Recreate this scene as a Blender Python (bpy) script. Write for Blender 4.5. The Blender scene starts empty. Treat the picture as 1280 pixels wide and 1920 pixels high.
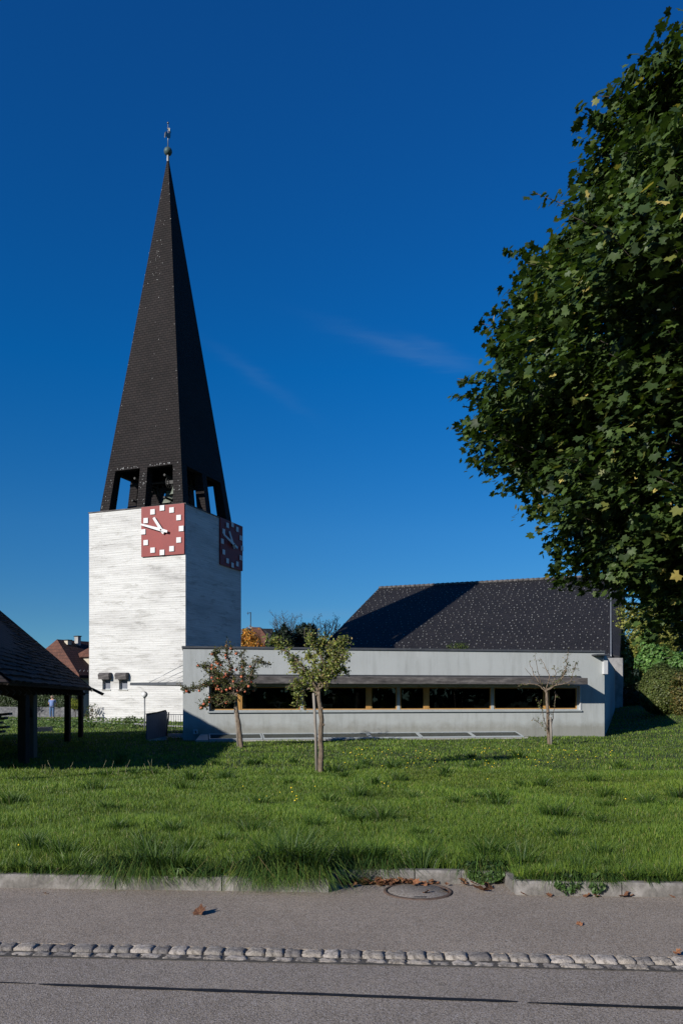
import bpy, math, random
import numpy as np
from mathutils import Vector, noise
random.seed(7); rng = np.random.default_rng(7)
C = bpy.context.scene.collection
F = 1500.0; EYE = 1.6; HZ = 1305.0
def P(px, py, d): return Vector(((px-640)/F*d, d, EYE+(HZ-py)/F*d))
def XY(px, d): return ((px-640)/F*d, d)
SUN_AZ = math.radians(45.2); SUN_EL = math.radians(22.9)

# ------------------------------------------------------------ materials
def new_mat(name):
    m = bpy.data.materials.new(name); m.use_nodes = True
    nt = m.node_tree; nt.nodes.clear()
    out = nt.nodes.new('ShaderNodeOutputMaterial'); b = nt.nodes.new('ShaderNodeBsdfPrincipled')
    nt.links.new(b.outputs[0], out.inputs[0])
    return m, nt, b, out
def nd(nt, t, ins=None, **kw):
    n = nt.nodes.new('ShaderNode'+t)
    for k, v in kw.items(): setattr(n, k, v)
    for k, v in (ins or {}).items():
        if isinstance(v, bpy.types.NodeSocket): nt.links.new(v, n.inputs[k])
        else: n.inputs[k].default_value = v
    return n
def ramp(nt, fac, stops):
    r = nt.nodes.new('ShaderNodeValToRGB'); nt.links.new(fac, r.inputs[0])
    el = r.color_ramp.elements
    while len(el) < len(stops): el.new(0.5)
    for e, (p, c) in zip(el, stops):
        e.position = p; e.color = (*c, 1) if len(c) == 3 else c
    return r.outputs[0]
def mixc(nt, fac, a, b, mode='MIX'):
    n = nt.nodes.new('ShaderNodeMix'); n.data_type = 'RGBA'; n.blend_type = mode
    for k, v in ((0, fac), (6, a), (7, b)):
        if isinstance(v, bpy.types.NodeSocket): nt.links.new(v, n.inputs[k])
        else: n.inputs[k].default_value = (*v, 1) if (k > 0 and len(v) == 3) else v
    return n.outputs[2]
def coord(nt, kind='Object', scale=(1,1,1), loc=(0,0,0), rot=(0,0,0)):
    t = nt.nodes.new('ShaderNodeTexCoord')
    mp = nd(nt, 'Mapping', {'Scale': scale, 'Location': loc, 'Rotation': rot})
    nt.links.new(t.outputs[kind], mp.inputs[0]); return mp.outputs[0]
def noi(nt, vec, scale, detail=5, rough=.6, dist=0):
    return nd(nt, 'TexNoise', {'Vector': vec, 'Scale': scale, 'Detail': detail, 'Roughness': rough, 'Distortion': dist}).outputs['Fac']
def bump(nt, b, h, strength=.3, dist=.02):
    n = nd(nt, 'Bump', {'Height': h, 'Strength': strength, 'Distance': dist}); nt.links.new(n.outputs[0], b.inputs['Normal'])

def mat_noise(name, c1, c2, scale=8, rough=.8, bs=.2, bd=.01, sc=(1,1,1), metal=0, c3=None, spec=.3, fine=None, rnd=0):
    m, nt, b, o = new_mat(name)
    v = coord(nt, 'Object', sc)
    f = noi(nt, v, scale, 6, .65)
    stops = [(.32, c1), (.68, c2)] if c3 is None else [(.3, c1), (.52, c2), (.75, c3)]
    col = ramp(nt, f, stops)
    h = noi(nt, v, fine or scale*9, 3)
    col = mixc(nt, .35, col, mixc(nt, h, (.55,.55,.55), (1.35,1.35,1.35)), 'MULTIPLY')
    if rnd:
        oi = nt.nodes.new('ShaderNodeObjectInfo')
        col = mixc(nt, rnd, col, ramp(nt, oi.outputs['Random'], [(0,(.45,.44,.46)),(.35,(.8,.78,.76)),(.7,(1,.95,.88)),(1,(1.25,1.22,1.2))]), 'MULTIPLY')
        col = mixc(nt, .8, col, ramp(nt, noi(nt, coord(nt, 'Object'), 38, 4, .7), [(.3,(.45,.43,.40)),(.5,(1,1,1))]), 'MULTIPLY')
    nt.links.new(col, b.inputs['Base Color'])
    b.inputs['Roughness'].default_value = rough; b.inputs['Metallic'].default_value = metal
    b.inputs['Specular IOR Level'].default_value = spec
    bump(nt, b, h, bs, bd); return m

def mat_boards():   # white board-marked concrete of the tower
    m, nt, b, o = new_mat('board_marked_concrete')
    uv = coord(nt, 'UV')
    sx = nd(nt, 'SeparateXYZ', {0: uv})
    v1 = nd(nt, 'CombineXYZ', {0: nd(nt, 'Math', {0: sx.outputs[0], 1: .22}, operation='MULTIPLY').outputs[0], 1: sx.outputs[1]})
    big = noi(nt, v1.outputs[0], .9, 6, .62, .3)
    v2 = nd(nt, 'CombineXYZ', {0: nd(nt, 'Math', {0: sx.outputs[0], 1: .12}, operation='MULTIPLY').outputs[0],
                               1: nd(nt, 'Math', {0: sx.outputs[1], 1: 2.2}, operation='MULTIPLY').outputs[0]})
    st = noi(nt, v2.outputs[0], 4.2, 9, .78, .5)
    fl = noi(nt, uv, 9, 6, .75)
    br = nd(nt, 'TexBrick', {'Vector': uv, 'Color1': (1,1,1,1), 'Color2': (.84,.84,.84,1), 'Mortar': (.5,.5,.5,1), 'Scale': 1,
            'Mortar Size': .009, 'Mortar Smooth': .6, 'Brick Width': 3.7, 'Row Height': .145}, offset=.37)
    c = ramp(nt, big, [(.28, (.36,.353,.34)), (.42, (.50,.49,.47)), (.55, (.57,.562,.54))])
    c = mixc(nt, .85, c, ramp(nt, st, [(.30, (.45,.44,.42)), (.42, (.86,.86,.85)), (.55, (1,1,1))]), 'MULTIPLY')
    c = mixc(nt, .38, c, br.outputs[0], 'MULTIPLY')
    c = mixc(nt, .8, c, ramp(nt, fl, [(.30, (.40,.39,.37)), (.43, (1,1,1))]), 'MULTIPLY')
    c = mixc(nt, .8, c, ramp(nt, noi(nt, v1.outputs[0], 2.6, 7, .75, .6), [(.34, (.58,.57,.55)), (.47, (1,1,1))]), 'MULTIPLY')
    nt.links.new(c, b.inputs['Base Color']); b.inputs['Roughness'].default_value = .9
    h = nd(nt, 'Math', {0: br.outputs['Fac'], 1: st}, operation='SUBTRACT')
    bump(nt, b, h.outputs[0], .5, .03); return m

def mat_tiles(name, c1, c2, mortar, bw, rh, ms=.01, bs=.6, rough=.7, stain=None, offset=.5, spec=.3):
    m, nt, b, o = new_mat(name)
    uv = coord(nt, 'UV')
    br = nd(nt, 'TexBrick', {'Vector': uv, 'Color1': (*c1,1), 'Color2': (*c2,1), 'Mortar': (*mortar,1), 'Scale': 1,
            'Mortar Size': ms, 'Mortar Smooth': .3, 'Brick Width': bw, 'Row Height': rh}, offset=offset)
    n1 = noi(nt, uv, .35, 6, .65); n2 = noi(nt, uv, 7, 4, .7)
    c = mixc(nt, .7, br.outputs[0], ramp(nt, n1, [(.3, stain or (.6,.6,.62)), (.6, (1.15,1.1,1.08))]), 'MULTIPLY')
    c = mixc(nt, .5, c, ramp(nt, n2, [(.3, (.5,.5,.5)), (.7, (1.5,1.5,1.5))]), 'MULTIPLY')
    nt.links.new(c, b.inputs['Base Color']); b.inputs['Roughness'].default_value = rough
    b.inputs['Specular IOR Level'].default_value = spec
    sx = nd(nt, 'SeparateXYZ', {0: uv})
    row = nd(nt, 'Math', {0: nd(nt, 'Math', {0: sx.outputs[1], 1: rh}, operation='DIVIDE').outputs[0]}, operation='FRACT')
    h = nd(nt, 'Math', {0: nd(nt, 'Math', {0: row.outputs[0], 1: -1.0}, operation='MULTIPLY').outputs[0],
                        1: br.outputs['Fac']}, operation='SUBTRACT')
    h = nd(nt, 'Math', {0: h.outputs[0], 1: n2}, operation='ADD')
    bump(nt, b, h.outputs[0], bs, .025); return m

def mat_stucco(name, base, dirt=(.42,.42,.40), grime=True):
    m, nt, b, o = new_mat(name)
    uv = coord(nt, 'UV')
    n1 = noi(nt, uv, .5, 6, .6)
    sx = nd(nt, 'SeparateXYZ', {0: uv})
    vs = nd(nt, 'CombineXYZ', {0: nd(nt, 'Math', {0: sx.outputs[0], 1: 3.0}, operation='MULTIPLY').outputs[0],
                               1: nd(nt, 'Math', {0: sx.outputs[1], 1: .35}, operation='MULTIPLY').outputs[0]})
    streak = noi(nt, vs.outputs[0], 1.4, 6, .7)
    fine = noi(nt, uv, 45, 4, .7)
    c = ramp(nt, n1, [(.3, tuple(x*.9 for x in base)), (.65, base)])
    c = mixc(nt, .6, c, ramp(nt, streak, [(.3, (.68,.68,.66)), (.52, (1,1,1))]), 'MULTIPLY')
    if grime:   # splash dirt band above the ground, algae under the parapet
        g = nd(nt, 'Math', {0: sx.outputs[1], 1: nd(nt, 'Math', {0: noi(nt, uv, 2.2, 5, .7), 1: .7}, operation='MULTIPLY').outputs[0]}, operation='SUBTRACT')
        c = mixc(nt, 1.0, c, ramp(nt, g.outputs[0], [(-.45, (.70,.67,.62)), (.30, (1,1,1))]), 'MULTIPLY')
    c = mixc(nt, .4, c, ramp(nt, fine, [(.3, (.7,.7,.7)), (.7, (1.2,1.2,1.2))]), 'MULTIPLY')
    nt.links.new(c, b.inputs['Base Color']); b.inputs['Roughness'].default_value = .92
    b.inputs['Specular IOR Level'].default_value = .15
    bump(nt, b, fine, .35, .008); return m

def mat_asphalt(name, c1, c2, stone, patch=(.7,.7,.72)):
    m, nt, b, o = new_mat(name)
    v = coord(nt, 'Object')
    vo = nd(nt, 'TexVoronoi', {'Vector': v, 'Scale': 150.0, 'Randomness': 1.0})
    vc = nd(nt, 'SeparateColor', {0: vo.outputs['Color']})
    f1 = noi(nt, v, 1.1, 7, .65); f2 = noi(nt, v, 90, 3, .7); f3 = noi(nt, v, 9, 6, .7)
    c = ramp(nt, f1, [(.3, c1), (.7, c2)])
    c = mixc(nt, .5, c, ramp(nt, f3, [(.3, patch), (.65, (1.1,1.1,1.1))]), 'MULTIPLY')
    c = mixc(nt, ramp(nt, vc.outputs[0], [(.55, (0,0,0)), (.97, (.8,.8,.8))]), c, stone)
    c = mixc(nt, ramp(nt, vc.outputs[1], [(.6, (0,0,0)), (.75, (.65,.65,.65))]), c, tuple(x*.35 for x in c1))
    big = nd(nt, 'TexVoronoi', {'Vector': v, 'Scale': 60.0}); bc = nd(nt, 'SeparateColor', {0: big.outputs['Color']})
    spot = nd(nt, 'Math', {0: ramp(nt, bc.outputs[0], [(.90, (0,0,0)), (.91, (1,1,1))]),
                           1: ramp(nt, big.outputs['Distance'], [(.17, (1,1,1)), (.25, (0,0,0))])}, operation='MULTIPLY')
    c = mixc(nt, spot.outputs[0], c, (.42,.40,.37))
    nt.links.new(c, b.inputs['Base Color']); b.inputs['Roughness'].default_value = .85
    b.inputs['Specular IOR Level'].default_value = .25
    hh = nd(nt, 'Math', {0: vo.outputs['Distance'], 1: f2}, operation='ADD')
    bump(nt, b, hh.outputs[0], .55, .004); return m

def mat_leaf(name, trans=.3, gloss=.25, tint=(1,1,1)):
    m, nt, b, o = new_mat(name)
    a = nd(nt, 'Attribute', attribute_name='Col')
    c = mixc(nt, 1.0, a.outputs[0], (*tint,1), 'MULTIPLY')
    nt.links.new(c, b.inputs['Base Color'])
    b.inputs['Roughness'].default_value = .5; b.inputs['Specular IOR Level'].default_value = gloss
    t = nt.nodes.new('ShaderNodeBsdfTranslucent')
    tc = mixc(nt, 1.0, c, (1.3,1.45,.6,1), 'MULTIPLY'); nt.links.new(tc, t.inputs[0])
    mx = nd(nt, 'MixShader', {0: trans}); nt.links.new(b.outputs[0], mx.inputs[1]); nt.links.new(t.outputs[0], mx.inputs[2])
    nt.links.new(mx.outputs[0], o.inputs[0]); return m

def mat_glass(name, tint=(.55,.6,.6), refl=(.75,.8,.8)):
    m, nt, b, o = new_mat(name); nt.nodes.remove(b)
    tr = nd(nt, 'BsdfTransparent', {0: (*tint,1)}); g = nd(nt, 'BsdfGlossy', {0: (*refl,1), 'Roughness': .01})
    v = coord(nt, 'Object'); bp = nd(nt, 'Bump', {'Height': noi(nt, v, 1.3, 2), 'Strength': .05, 'Distance': .05})
    nt.links.new(bp.outputs[0], g.inputs['Normal'])
    fr = nd(nt, 'Fresnel', {'IOR': 1.5})
    mx = nd(nt, 'MixShader', {0: fr.outputs[0]}); nt.links.new(tr.outputs[0], mx.inputs[1]); nt.links.new(g.outputs[0], mx.inputs[2])
    nt.links.new(mx.outputs[0], o.inputs[0]); return m

M = {}
M['boards'] = mat_boards()
M['slate_spire'] = mat_tiles('spire_slate', (.0185,.0150,.0150), (.0125,.0108,.0112), (.005,.0045,.0045), .30, .17, .012, .8, .7, (.62,.55,.52), spec=.12)
M['slate_roof'] = mat_tiles('roof_slate', (.027,.025,.0255), (.019,.018,.0185), (.007,.007,.007), .40, .20, .02, .7, .65, (.7,.68,.68), spec=.15)
M['slate_dark'] = mat_tiles('gable_slate', (.022,.023,.027), (.017,.018,.022), (.008,.008,.009), .40, .20, .02, .5, .7)
M['tile_red'] = mat_tiles('red_clay_tile', (.040,.014,.012), (.026,.010,.009), (.008,.004,.004), .24, .34, .03, 1.0, .8, (.5,.45,.45))
M['tile_orange_lit'] = mat_tiles('orange_lit_clay_tile', (.13,.055,.034), (.095,.040,.026), (.08,.04,.03), .24, .34, .03, .8, .8)  # tiles for the red roof's sunlit faces, sunlight put into the colour
M['tile_barn'] = mat_tiles('old_brown_tile', (.040,.028,.022), (.024,.018,.015), (.006,.005,.005), .19, .17, .02, 1.0, .85, (.45,.42,.4))
M['stucco'] = mat_stucco('grey_render', (.385,.405,.40))
M['plaster'] = mat_stucco('cream_plaster', (.45,.40,.32), grime=False)
M['plaster_old'] = mat_stucco('old_barn_plaster', (.13,.105,.08), grime=False)
M['concrete'] = mat_noise('weathered_concrete', (.16,.155,.15), (.30,.29,.28), 1.4, .9, .4, .01, c3=(.40,.39,.37))
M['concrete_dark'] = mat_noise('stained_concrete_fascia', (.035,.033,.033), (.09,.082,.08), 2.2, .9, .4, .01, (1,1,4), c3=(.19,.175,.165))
M['concrete_light'] = mat_noise('light_concrete', (.28,.27,.25), (.40,.39,.36), 1.2, .9, .3, .01)
M['kerb'] = mat_noise('kerb_concrete', (.07,.065,.058), (.17,.157,.142), 7, .9, .6, .006, c3=(.30,.28,.26))
M['setts'] = mat_noise('granite_sett', (.19,.172,.155), (.36,.33,.30), 17, .85, 1.0, .012, c3=(.47,.43,.39), rnd=.85)
M['sand_joint'] = mat_noise('sandy_joint', (.05,.045,.04), (.10,.09,.08), 20, .95, .8, .01)
M['zinc'] = mat_noise('zinc_sheet', (.17,.18,.19), (.24,.25,.26), 3, .5, .05, .002, metal=.3)
M['zinc_dark'] = mat_noise('dark_zinc', (.055,.06,.068), (.085,.09,.10), 3, .5, .05, .002, metal=.2)
M['metal_grey'] = mat_noise('grey_painted_metal', (.30,.33,.34), (.36,.39,.40), 2, .45, .04, .002)
M['metal_white'] = mat_noise('white_metal', (.42,.425,.43), (.50,.505,.51), 2, .45, .03, .002)
M['hook'] = mat_noise('slate_hook_steel', (.12,.12,.12), (.20,.20,.20), 6, .5, .05, .002)
M['galv'] = mat_noise('galvanised_steel', (.22,.23,.24), (.30,.31,.32), 6, .4, .05, .002, metal=.5)
M['clad'] = mat_noise('blue_grey_sheet', (.10,.11,.135), (.14,.15,.18), 1.5, .5, .05, .002)
M['wood_frame'] = mat_noise('oiled_pine', (.36,.19,.055), (.46,.26,.085), 3, .55, .1, .003, (6,6,.6))
M['wood_old'] = mat_noise('dark_old_timber', (.012,.009,.007), (.03,.021,.016), 4, .85, .5, .01, (6,6,.7))
M['wood_grey'] = mat_noise('grey_planks', (.055,.055,.06), (.12,.12,.125), 4, .85, .5, .01, (1,6,6))
M['wood_board'] = mat_noise('plywood_board', (.22,.13,.085), (.32,.20,.13), 2, .8, .3, .01, (1,1,3))
M['bark'] = mat_noise('apple_bark', (.065,.047,.034), (.165,.125,.09), 22, .9, 1.0, .012, (1,1,.35), c3=(.27,.22,.16))
M['bark_dark'] = mat_noise('maple_bark', (.03,.024,.02), (.08,.065,.05), 9, .9, 1.0, .02, (1,1,.3))
M['twig_red'] = mat_noise('reddish_twig', (.12,.045,.03), (.2,.09,.06), 9, .8, .3, .01)
M['stake'] = mat_noise('grey_stake', (.15,.13,.11), (.26,.235,.205), 9, .85, .6, .006, (3,3,.4))
M['clock_red'] = mat_noise('red_clock_panel', (.175,.019,.017), (.21,.025,.021), 1.0, .55, .05, .003)
M['clock_white'] = mat_noise('clock_white', (.52,.52,.52), (.58,.58,.58), 3, .5, .03, .002)
M['bronze'] = mat_noise('bell_bronze', (.20,.23,.19), (.30,.33,.27), 6, .5, .2, .005, metal=.5)
M['copper_green'] = mat_noise('green_copper', (.045,.075,.075), (.08,.12,.115), 6, .6, .2, .005, metal=.3)
M['gold'] = mat_noise('tarnished_gilding', (.12,.11,.09), (.30,.28,.22), 8, .35, .1, .003, metal=.8)
M['iron'] = mat_noise('black_iron', (.015,.015,.016), (.035,.034,.034), 7, .6, .2, .003)
M['cast_iron'] = mat_noise('rusty_cast_iron', (.05,.035,.028), (.12,.08,.06), 12, .8, .5, .004)
M['globe'] = mat_noise('opal_globe', (.55,.56,.57), (.62,.63,.64), 2, .25, .0, .001)
M['glass'] = mat_glass('window_glass')
M['glass_pale'] = mat_glass('skylight_glass', (.35,.42,.42), (.9,.95,.95))
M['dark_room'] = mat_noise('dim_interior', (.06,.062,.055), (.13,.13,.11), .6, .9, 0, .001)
M['room_furn'] = mat_noise('interior_furnishing', (.18,.14,.09), (.35,.28,.2), 1, .8, 0, .001)
M['soil'] = mat_noise('soil_and_thatch', (.018,.022,.008), (.035,.05,.014), 3, .95, .8, .03, c3=(.05,.062,.02))
M['path'] = mat_noise('pale_path', (.36,.34,.30), (.48,.46,.42), 3, .9, .3, .01)
M['pavement'] = mat_asphalt('pavement_asphalt', (.238,.192,.150), (.318,.262,.208), (.36,.33,.30))
M['road'] = mat_asphalt('road_asphalt', (.205,.172,.140), (.295,.250,.205), (.34,.31,.30), (.78,.78,.8))
M['tar'] = mat_noise('bitumen_joint', (.010,.010,.011), (.02,.02,.021), 20, .6, .4, .003, spec=.2)
M['cover'] = mat_asphalt('cover_concrete', (.18,.155,.13), (.25,.215,.185), (.33,.31,.29))
M['dead_leaf'] = mat_noise('dead_leaf', (.09,.035,.02), (.20,.085,.04), 45, .85, .4, .004, c3=(.30,.18,.09), rnd=.9)
M['apple'] = mat_noise('apple_skin', (.36,.055,.035), (.46,.13,.07), 30, .35, .0, .001, c3=(.50,.33,.12))
M['flower'] = mat_noise('yellow_petal', (.68,.48,.02), (.80,.62,.04), 30, .6, .0, .001)
M['stem'] = mat_noise('green_stem', (.05,.09,.02), (.08,.13,.03), 30, .6, .0, .001)
M['stone'] = mat_noise('rubble_stone', (.045,.045,.05), (.12,.12,.125), 5, .9, .9, .03, c3=(.2,.2,.2))
M['pebble'] = mat_noise('pebble_concrete', (.13,.12,.11), (.36,.33,.31), 11, .9, .9, .02, c3=(.55,.53,.5))
M['skin'] = mat_noise('skin', (.42,.24,.17), (.48,.28,.20), 20, .5, .02, .001)
M['hair'] = mat_noise('grey_brown_hair', (.16,.11,.08), (.26,.19,.14), 60, .7, .4, .005)
M['shirt'] = mat_noise('blue_shirt', (.11,.17,.34), (.16,.23,.42), 6, .85, .1, .004)
M['jeans'] = mat_noise('blue_jeans', (.055,.10,.19), (.08,.14,.25), 8, .9, .1, .004)
M['shoe'] = mat_noise('brown_shoe', (.06,.04,.03), (.09,.06,.05), 8, .7, .1, .004)
M['grass'] = mat_leaf('grass_blades', .32, .3)
M['maple_leaf'] = mat_leaf('maple_leaves', .25, .28)
M['leaf'] = mat_leaf('leaves', .28, .3)
M['needle'] = mat_leaf('needles', .05, .15)

# ------------------------------------------------------------ builders
WL = {}
def tag(o, label=None, cat=None, group=None, kind=None):
    if label: o['label'] = label
    if cat: o['category'] = cat
    if group: o['group'] = group
    if kind: o['kind'] = kind
    return o
def empty(name, loc, label, cat, group=None):
    o = bpy.data.objects.new(name, None); C.objects.link(o); o.location = loc; o.empty_display_size = .3
    WL[o.name] = Vector(loc); return tag(o, label, cat, group)
def link(name, me, parent=None, world=Vector((0,0,0))):
    o = bpy.data.objects.new(name, me); C.objects.link(o)
    if parent is not None:
        o.parent = parent; o.location = world - WL[parent.name]
    else: o.location = world
    WL[o.name] = Vector(world); return o
class B:
    def __init__(s): s.v = []; s.f = []; s.sm = []
    def add(s, vs, fs, smooth=False):
        o = len(s.v); s.v += [Vector(v) for v in vs]; s.f += [tuple(i+o for i in f) for f in fs]; s.sm += [smooth]*len(fs); return s
    def obox(s, o, a, b, c):   # origin corner and three edge vectors
        o, a, b, c = map(Vector, (o, a, b, c))
        if a.cross(b).dot(c) < 0: a, b = b, a
        vs = [o, o+a, o+a+b, o+b, o+c, o+a+c, o+a+b+c, o+b+c]
        return s.add(vs, [(0,3,2,1), (4,5,6,7), (0,1,5,4), (1,2,6,5), (2,3,7,6), (3,0,4,7)])
    def box(s, x0, x1, y0, y1, z0, z1): return s.obox((x0,y0,z0), (x1-x0,0,0), (0,y1-y0,0), (0,0,z1-z0))
    def hexa(s, b4, t4):       # bottom and top rings of four, ccw from above
        return s.add(list(b4)+list(t4), [(3,2,1,0), (4,5,6,7), (0,1,5,4), (1,2,6,5), (2,3,7,6), (3,0,4,7)])
    def prism(s, ring, vec):
        n = len(ring); ring = [Vector(r) for r in ring]; vec = Vector(vec)
        nrm = Vector((0,0,0))
        for i in range(n): nrm += ring[i].cross(ring[(i+1) % n])
        if nrm.dot(vec) < 0: ring = ring[::-1]
        return s.add(ring+[r+vec for r in ring], [tuple(range(n-1,-1,-1)), tuple(range(n,2*n))]+[(i,(i+1)%n,n+(i+1)%n,n+i) for i in range(n)])
    def tube(s, pts, rad, n=6, smooth=True, cap=True):
        pts = [Vector(p) for p in pts]
        if not hasattr(rad, '__len__'): rad = [rad]*len(pts)
        vs = []; k = len(pts); ref = None
        for i, p in enumerate(pts):
            d = (pts[min(i+1,k-1)]-pts[max(i-1,0)])
            d = d.normalized() if d.length > 1e-9 else Vector((0,0,1))
            if ref is None: ref = Vector((1,0,0)) if abs(d.x) < .8 else Vector((0,1,0))
            a = (ref-d*ref.dot(d)).normalized(); ref = a; b = d.cross(a)
            vs += [p+(a*math.cos(2*math.pi*j/n)+b*math.sin(2*math.pi*j/n))*rad[i] for j in range(n)]
        fs = [(i*n+j, i*n+(j+1)%n, (i+1)*n+(j+1)%n, (i+1)*n+j) for i in range(k-1) for j in range(n)]
        if cap: fs += [tuple(range(n-1,-1,-1)), tuple((k-1)*n+j for j in range(n))]
        return s.add(vs, fs, smooth)
    def lathe(s, c, prof, n=20, smooth=True):
        c = Vector(c); k = len(prof)
        vs = [c+Vector((r*math.cos(2*math.pi*j/n), r*math.sin(2*math.pi*j/n), z)) for r, z in prof for j in range(n)]
        return s.add(vs, [(i*n+j, i*n+(j+1)%n, (i+1)*n+(j+1)%n, (i+1)*n+j) for i in range(k-1) for j in range(n)], smooth)
    def sphere(s, c, r, n=16, m=10, sc=(1,1,1)):
        c = Vector(c)
        vs = [c+Vector((0,0,-r*sc[2]))]
        for i in range(1, m):
            a = -math.pi/2+math.pi*i/m
            vs += [c+Vector((r*sc[0]*math.cos(a)*math.cos(2*math.pi*j/n), r*sc[1]*math.cos(a)*math.sin(2*math.pi*j/n), r*sc[2]*math.sin(a))) for j in range(n)]
        vs.append(c+Vector((0,0,r*sc[2]))); t = len(vs)-1
        fs = [(0, 1+(j+1)%n, 1+j) for j in range(n)]
        fs += [(1+i*n+j, 1+i*n+(j+1)%n, 1+(i+1)*n+(j+1)%n, 1+(i+1)*n+j) for i in range(m-2) for j in range(n)]
        fs += [(1+(m-2)*n+j, 1+(m-2)*n+(j+1)%n, t) for j in range(n)]
        return s.add(vs, fs, True)
    def wall(s, o, t, nrm, L, z0, z1, th, holes=()):   # wall along t, thickness th along nrm (inward), with openings
        o = Vector(o); t = Vector(t).normalized(); nrm = Vector(nrm).normalized()
        xs = sorted({0.0, L, *[h[0] for h in holes], *[h[1] for h in holes]}); zs = sorted({z0, z1, *[h[2] for h in holes], *[h[3] for h in holes]})
        full = lambda i, j: 0 <= i < len(xs)-1 and 0 <= j < len(zs)-1 and not any(h[0]-1e-6 <= (xs[i]+xs[i+1])/2 <= h[1] and h[2] <= (zs[j]+zs[j+1])/2 <= h[3] for h in holes)
        q = lambda x, z, k: o+t*x+nrm*(th*k)+Vector((0,0,z-o.z))
        flip = t.cross(Vector((0,0,1))).dot(nrm) > 0
        def face(vs): s.add(vs if not flip else vs[::-1], [(0,1,2,3)])
        for i in range(len(xs)-1):
            for j in range(len(zs)-1):
                if not full(i,j): continue
                a, b, c, d = xs[i], xs[i+1], zs[j], zs[j+1]
                face([q(a,c,0), q(b,c,0), q(b,d,0), q(a,d,0)]); face([q(b,c,1), q(a,c,1), q(a,d,1), q(b,d,1)])
                if not full(i-1,j): face([q(a,c,1), q(a,c,0), q(a,d,0), q(a,d,1)])
                if not full(i+1,j): face([q(b,c,0), q(b,c,1), q(b,d,1), q(b,d,0)])
                if not full(i,j-1): face([q(a,c,1), q(b,c,1), q(b,c,0), q(a,c,0)])
                if not full(i,j+1): face([q(a,d,0), q(b,d,0), q(b,d,1), q(a,d,1)])
        return s
    def build(s, name, mat, parent=None, origin=None):
        if origin is None:
            lo = Vector([min(v[i] for v in s.v) for i in range(3)]); hi = Vector([max(v[i] for v in s.v) for i in range(3)])
            origin = (lo+hi)/2
            if parent is None: origin.z = lo.z
        origin = Vector(origin)
        me = bpy.data.meshes.new(name); me.from_pydata([v-origin for v in s.v], [], s.f); me.materials.append(mat)
        me.polygons.foreach_set('use_smooth', s.sm)
        uv = me.uv_layers.new(name='UVMap').data; up = Vector((0,0,1))
        for p in me.polygons:
            n = p.normal; t = up.cross(n)
            t = t.normalized() if t.length > .05 else Vector((1,0,0))
            b = n.cross(t)
            for li in p.loop_indices:
                w = s.v[me.loops[li].vertex_index]; uv[li].uv = (w.dot(t), w.dot(b))
        me.update(); return link(name, me, parent, origin)

def np_mesh(name, V, tri_or_list, mat, parent=None, col=None, origin=(0,0,0), smooth=False):
    """V (n,3) world; faces: list of (k,m) index arrays"""
    me = bpy.data.meshes.new(name); V = V-np.array(origin)
    me.vertices.add(len(V)); me.vertices.foreach_set('co', V.astype(np.float32).ravel())
    loops = np.concatenate([f.ravel() for f in tri_or_list]).astype(np.int32)
    tot = np.concatenate([np.full(len(f), f.shape[1]) for f in tri_or_list]).astype(np.int32)
    st = np.concatenate([[0], np.cumsum(tot)[:-1]]).astype(np.int32)
    me.loops.add(len(loops)); me.loops.foreach_set('vertex_index', loops)
    me.polygons.add(len(tot)); me.polygons.foreach_set('loop_start', st); me.polygons.foreach_set('loop_total', tot)
    if smooth: me.polygons.foreach_set('use_smooth', np.ones(len(tot), bool))
    if col is not None:
        a = me.attributes.new('Col', 'FLOAT_COLOR', 'POINT')
        a.data.foreach_set('color', np.hstack([col, np.ones((len(col),1))]).astype(np.float32).ravel())
    me.materials.append(mat); me.update(calc_edges=True)
    return link(name, me, parent, Vector(origin))

def unit(a): return a/np.maximum(np.linalg.norm(a, axis=1, keepdims=True), 1e-9)
def _maple():
    A = [(-90,.14),(-42,.66),(-16,.60),(4,.86),(22,.68),(40,1.0),(58,.66),(74,.80),(90,1.06),(107,.78),(121,.68),(139,.98),(158,.66),(175,.84),(196,.58),(222,.64)]
    v = [(0,0,-.06)]+[(r*math.cos(math.radians(a)), r*math.sin(math.radians(a)), -.10*r*r+ (.10*abs(math.cos(math.radians(a)))*r)) for a, r in A]
    n = len(A); return np.array(v), np.array([(0, 1+i, 1+(i+1)%n) for i in range(n)])
def _oval():
    v = [(0,-.5,0),(.26,-.15,.08),(.24,.2,.08),(0,.5,0),(-.24,.2,.08),(-.26,-.15,.08)]
    return np.array(v), np.array([(0,1,2,3),(0,3,4,5)])
def _spray():   # small ragged spray for far foliage
    v = [(0,-.5,0),(.35,-.2,.12),(.18,.02,0),(.42,.3,.1),(.05,.2,.03),(0,.55,-.1),(-.12,.18,.03),(-.42,.28,.12),(-.16,0,0),(-.36,-.25,.1)]
    return np.array(v), np.array([(0,1,2,8,9),(2,3,4,6,8),(8,6,7,7,7)])[:2]
def _needle():
    v = [(0,-.5,0),(.14,0,.05),(0,.5,0),(-.14,0,.05)]
    return np.array(v), np.array([(0,1,2,3)])
TPL = {'maple': _maple(), 'oval': _oval(), 'spray': _spray(), 'needle': _needle()}
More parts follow.
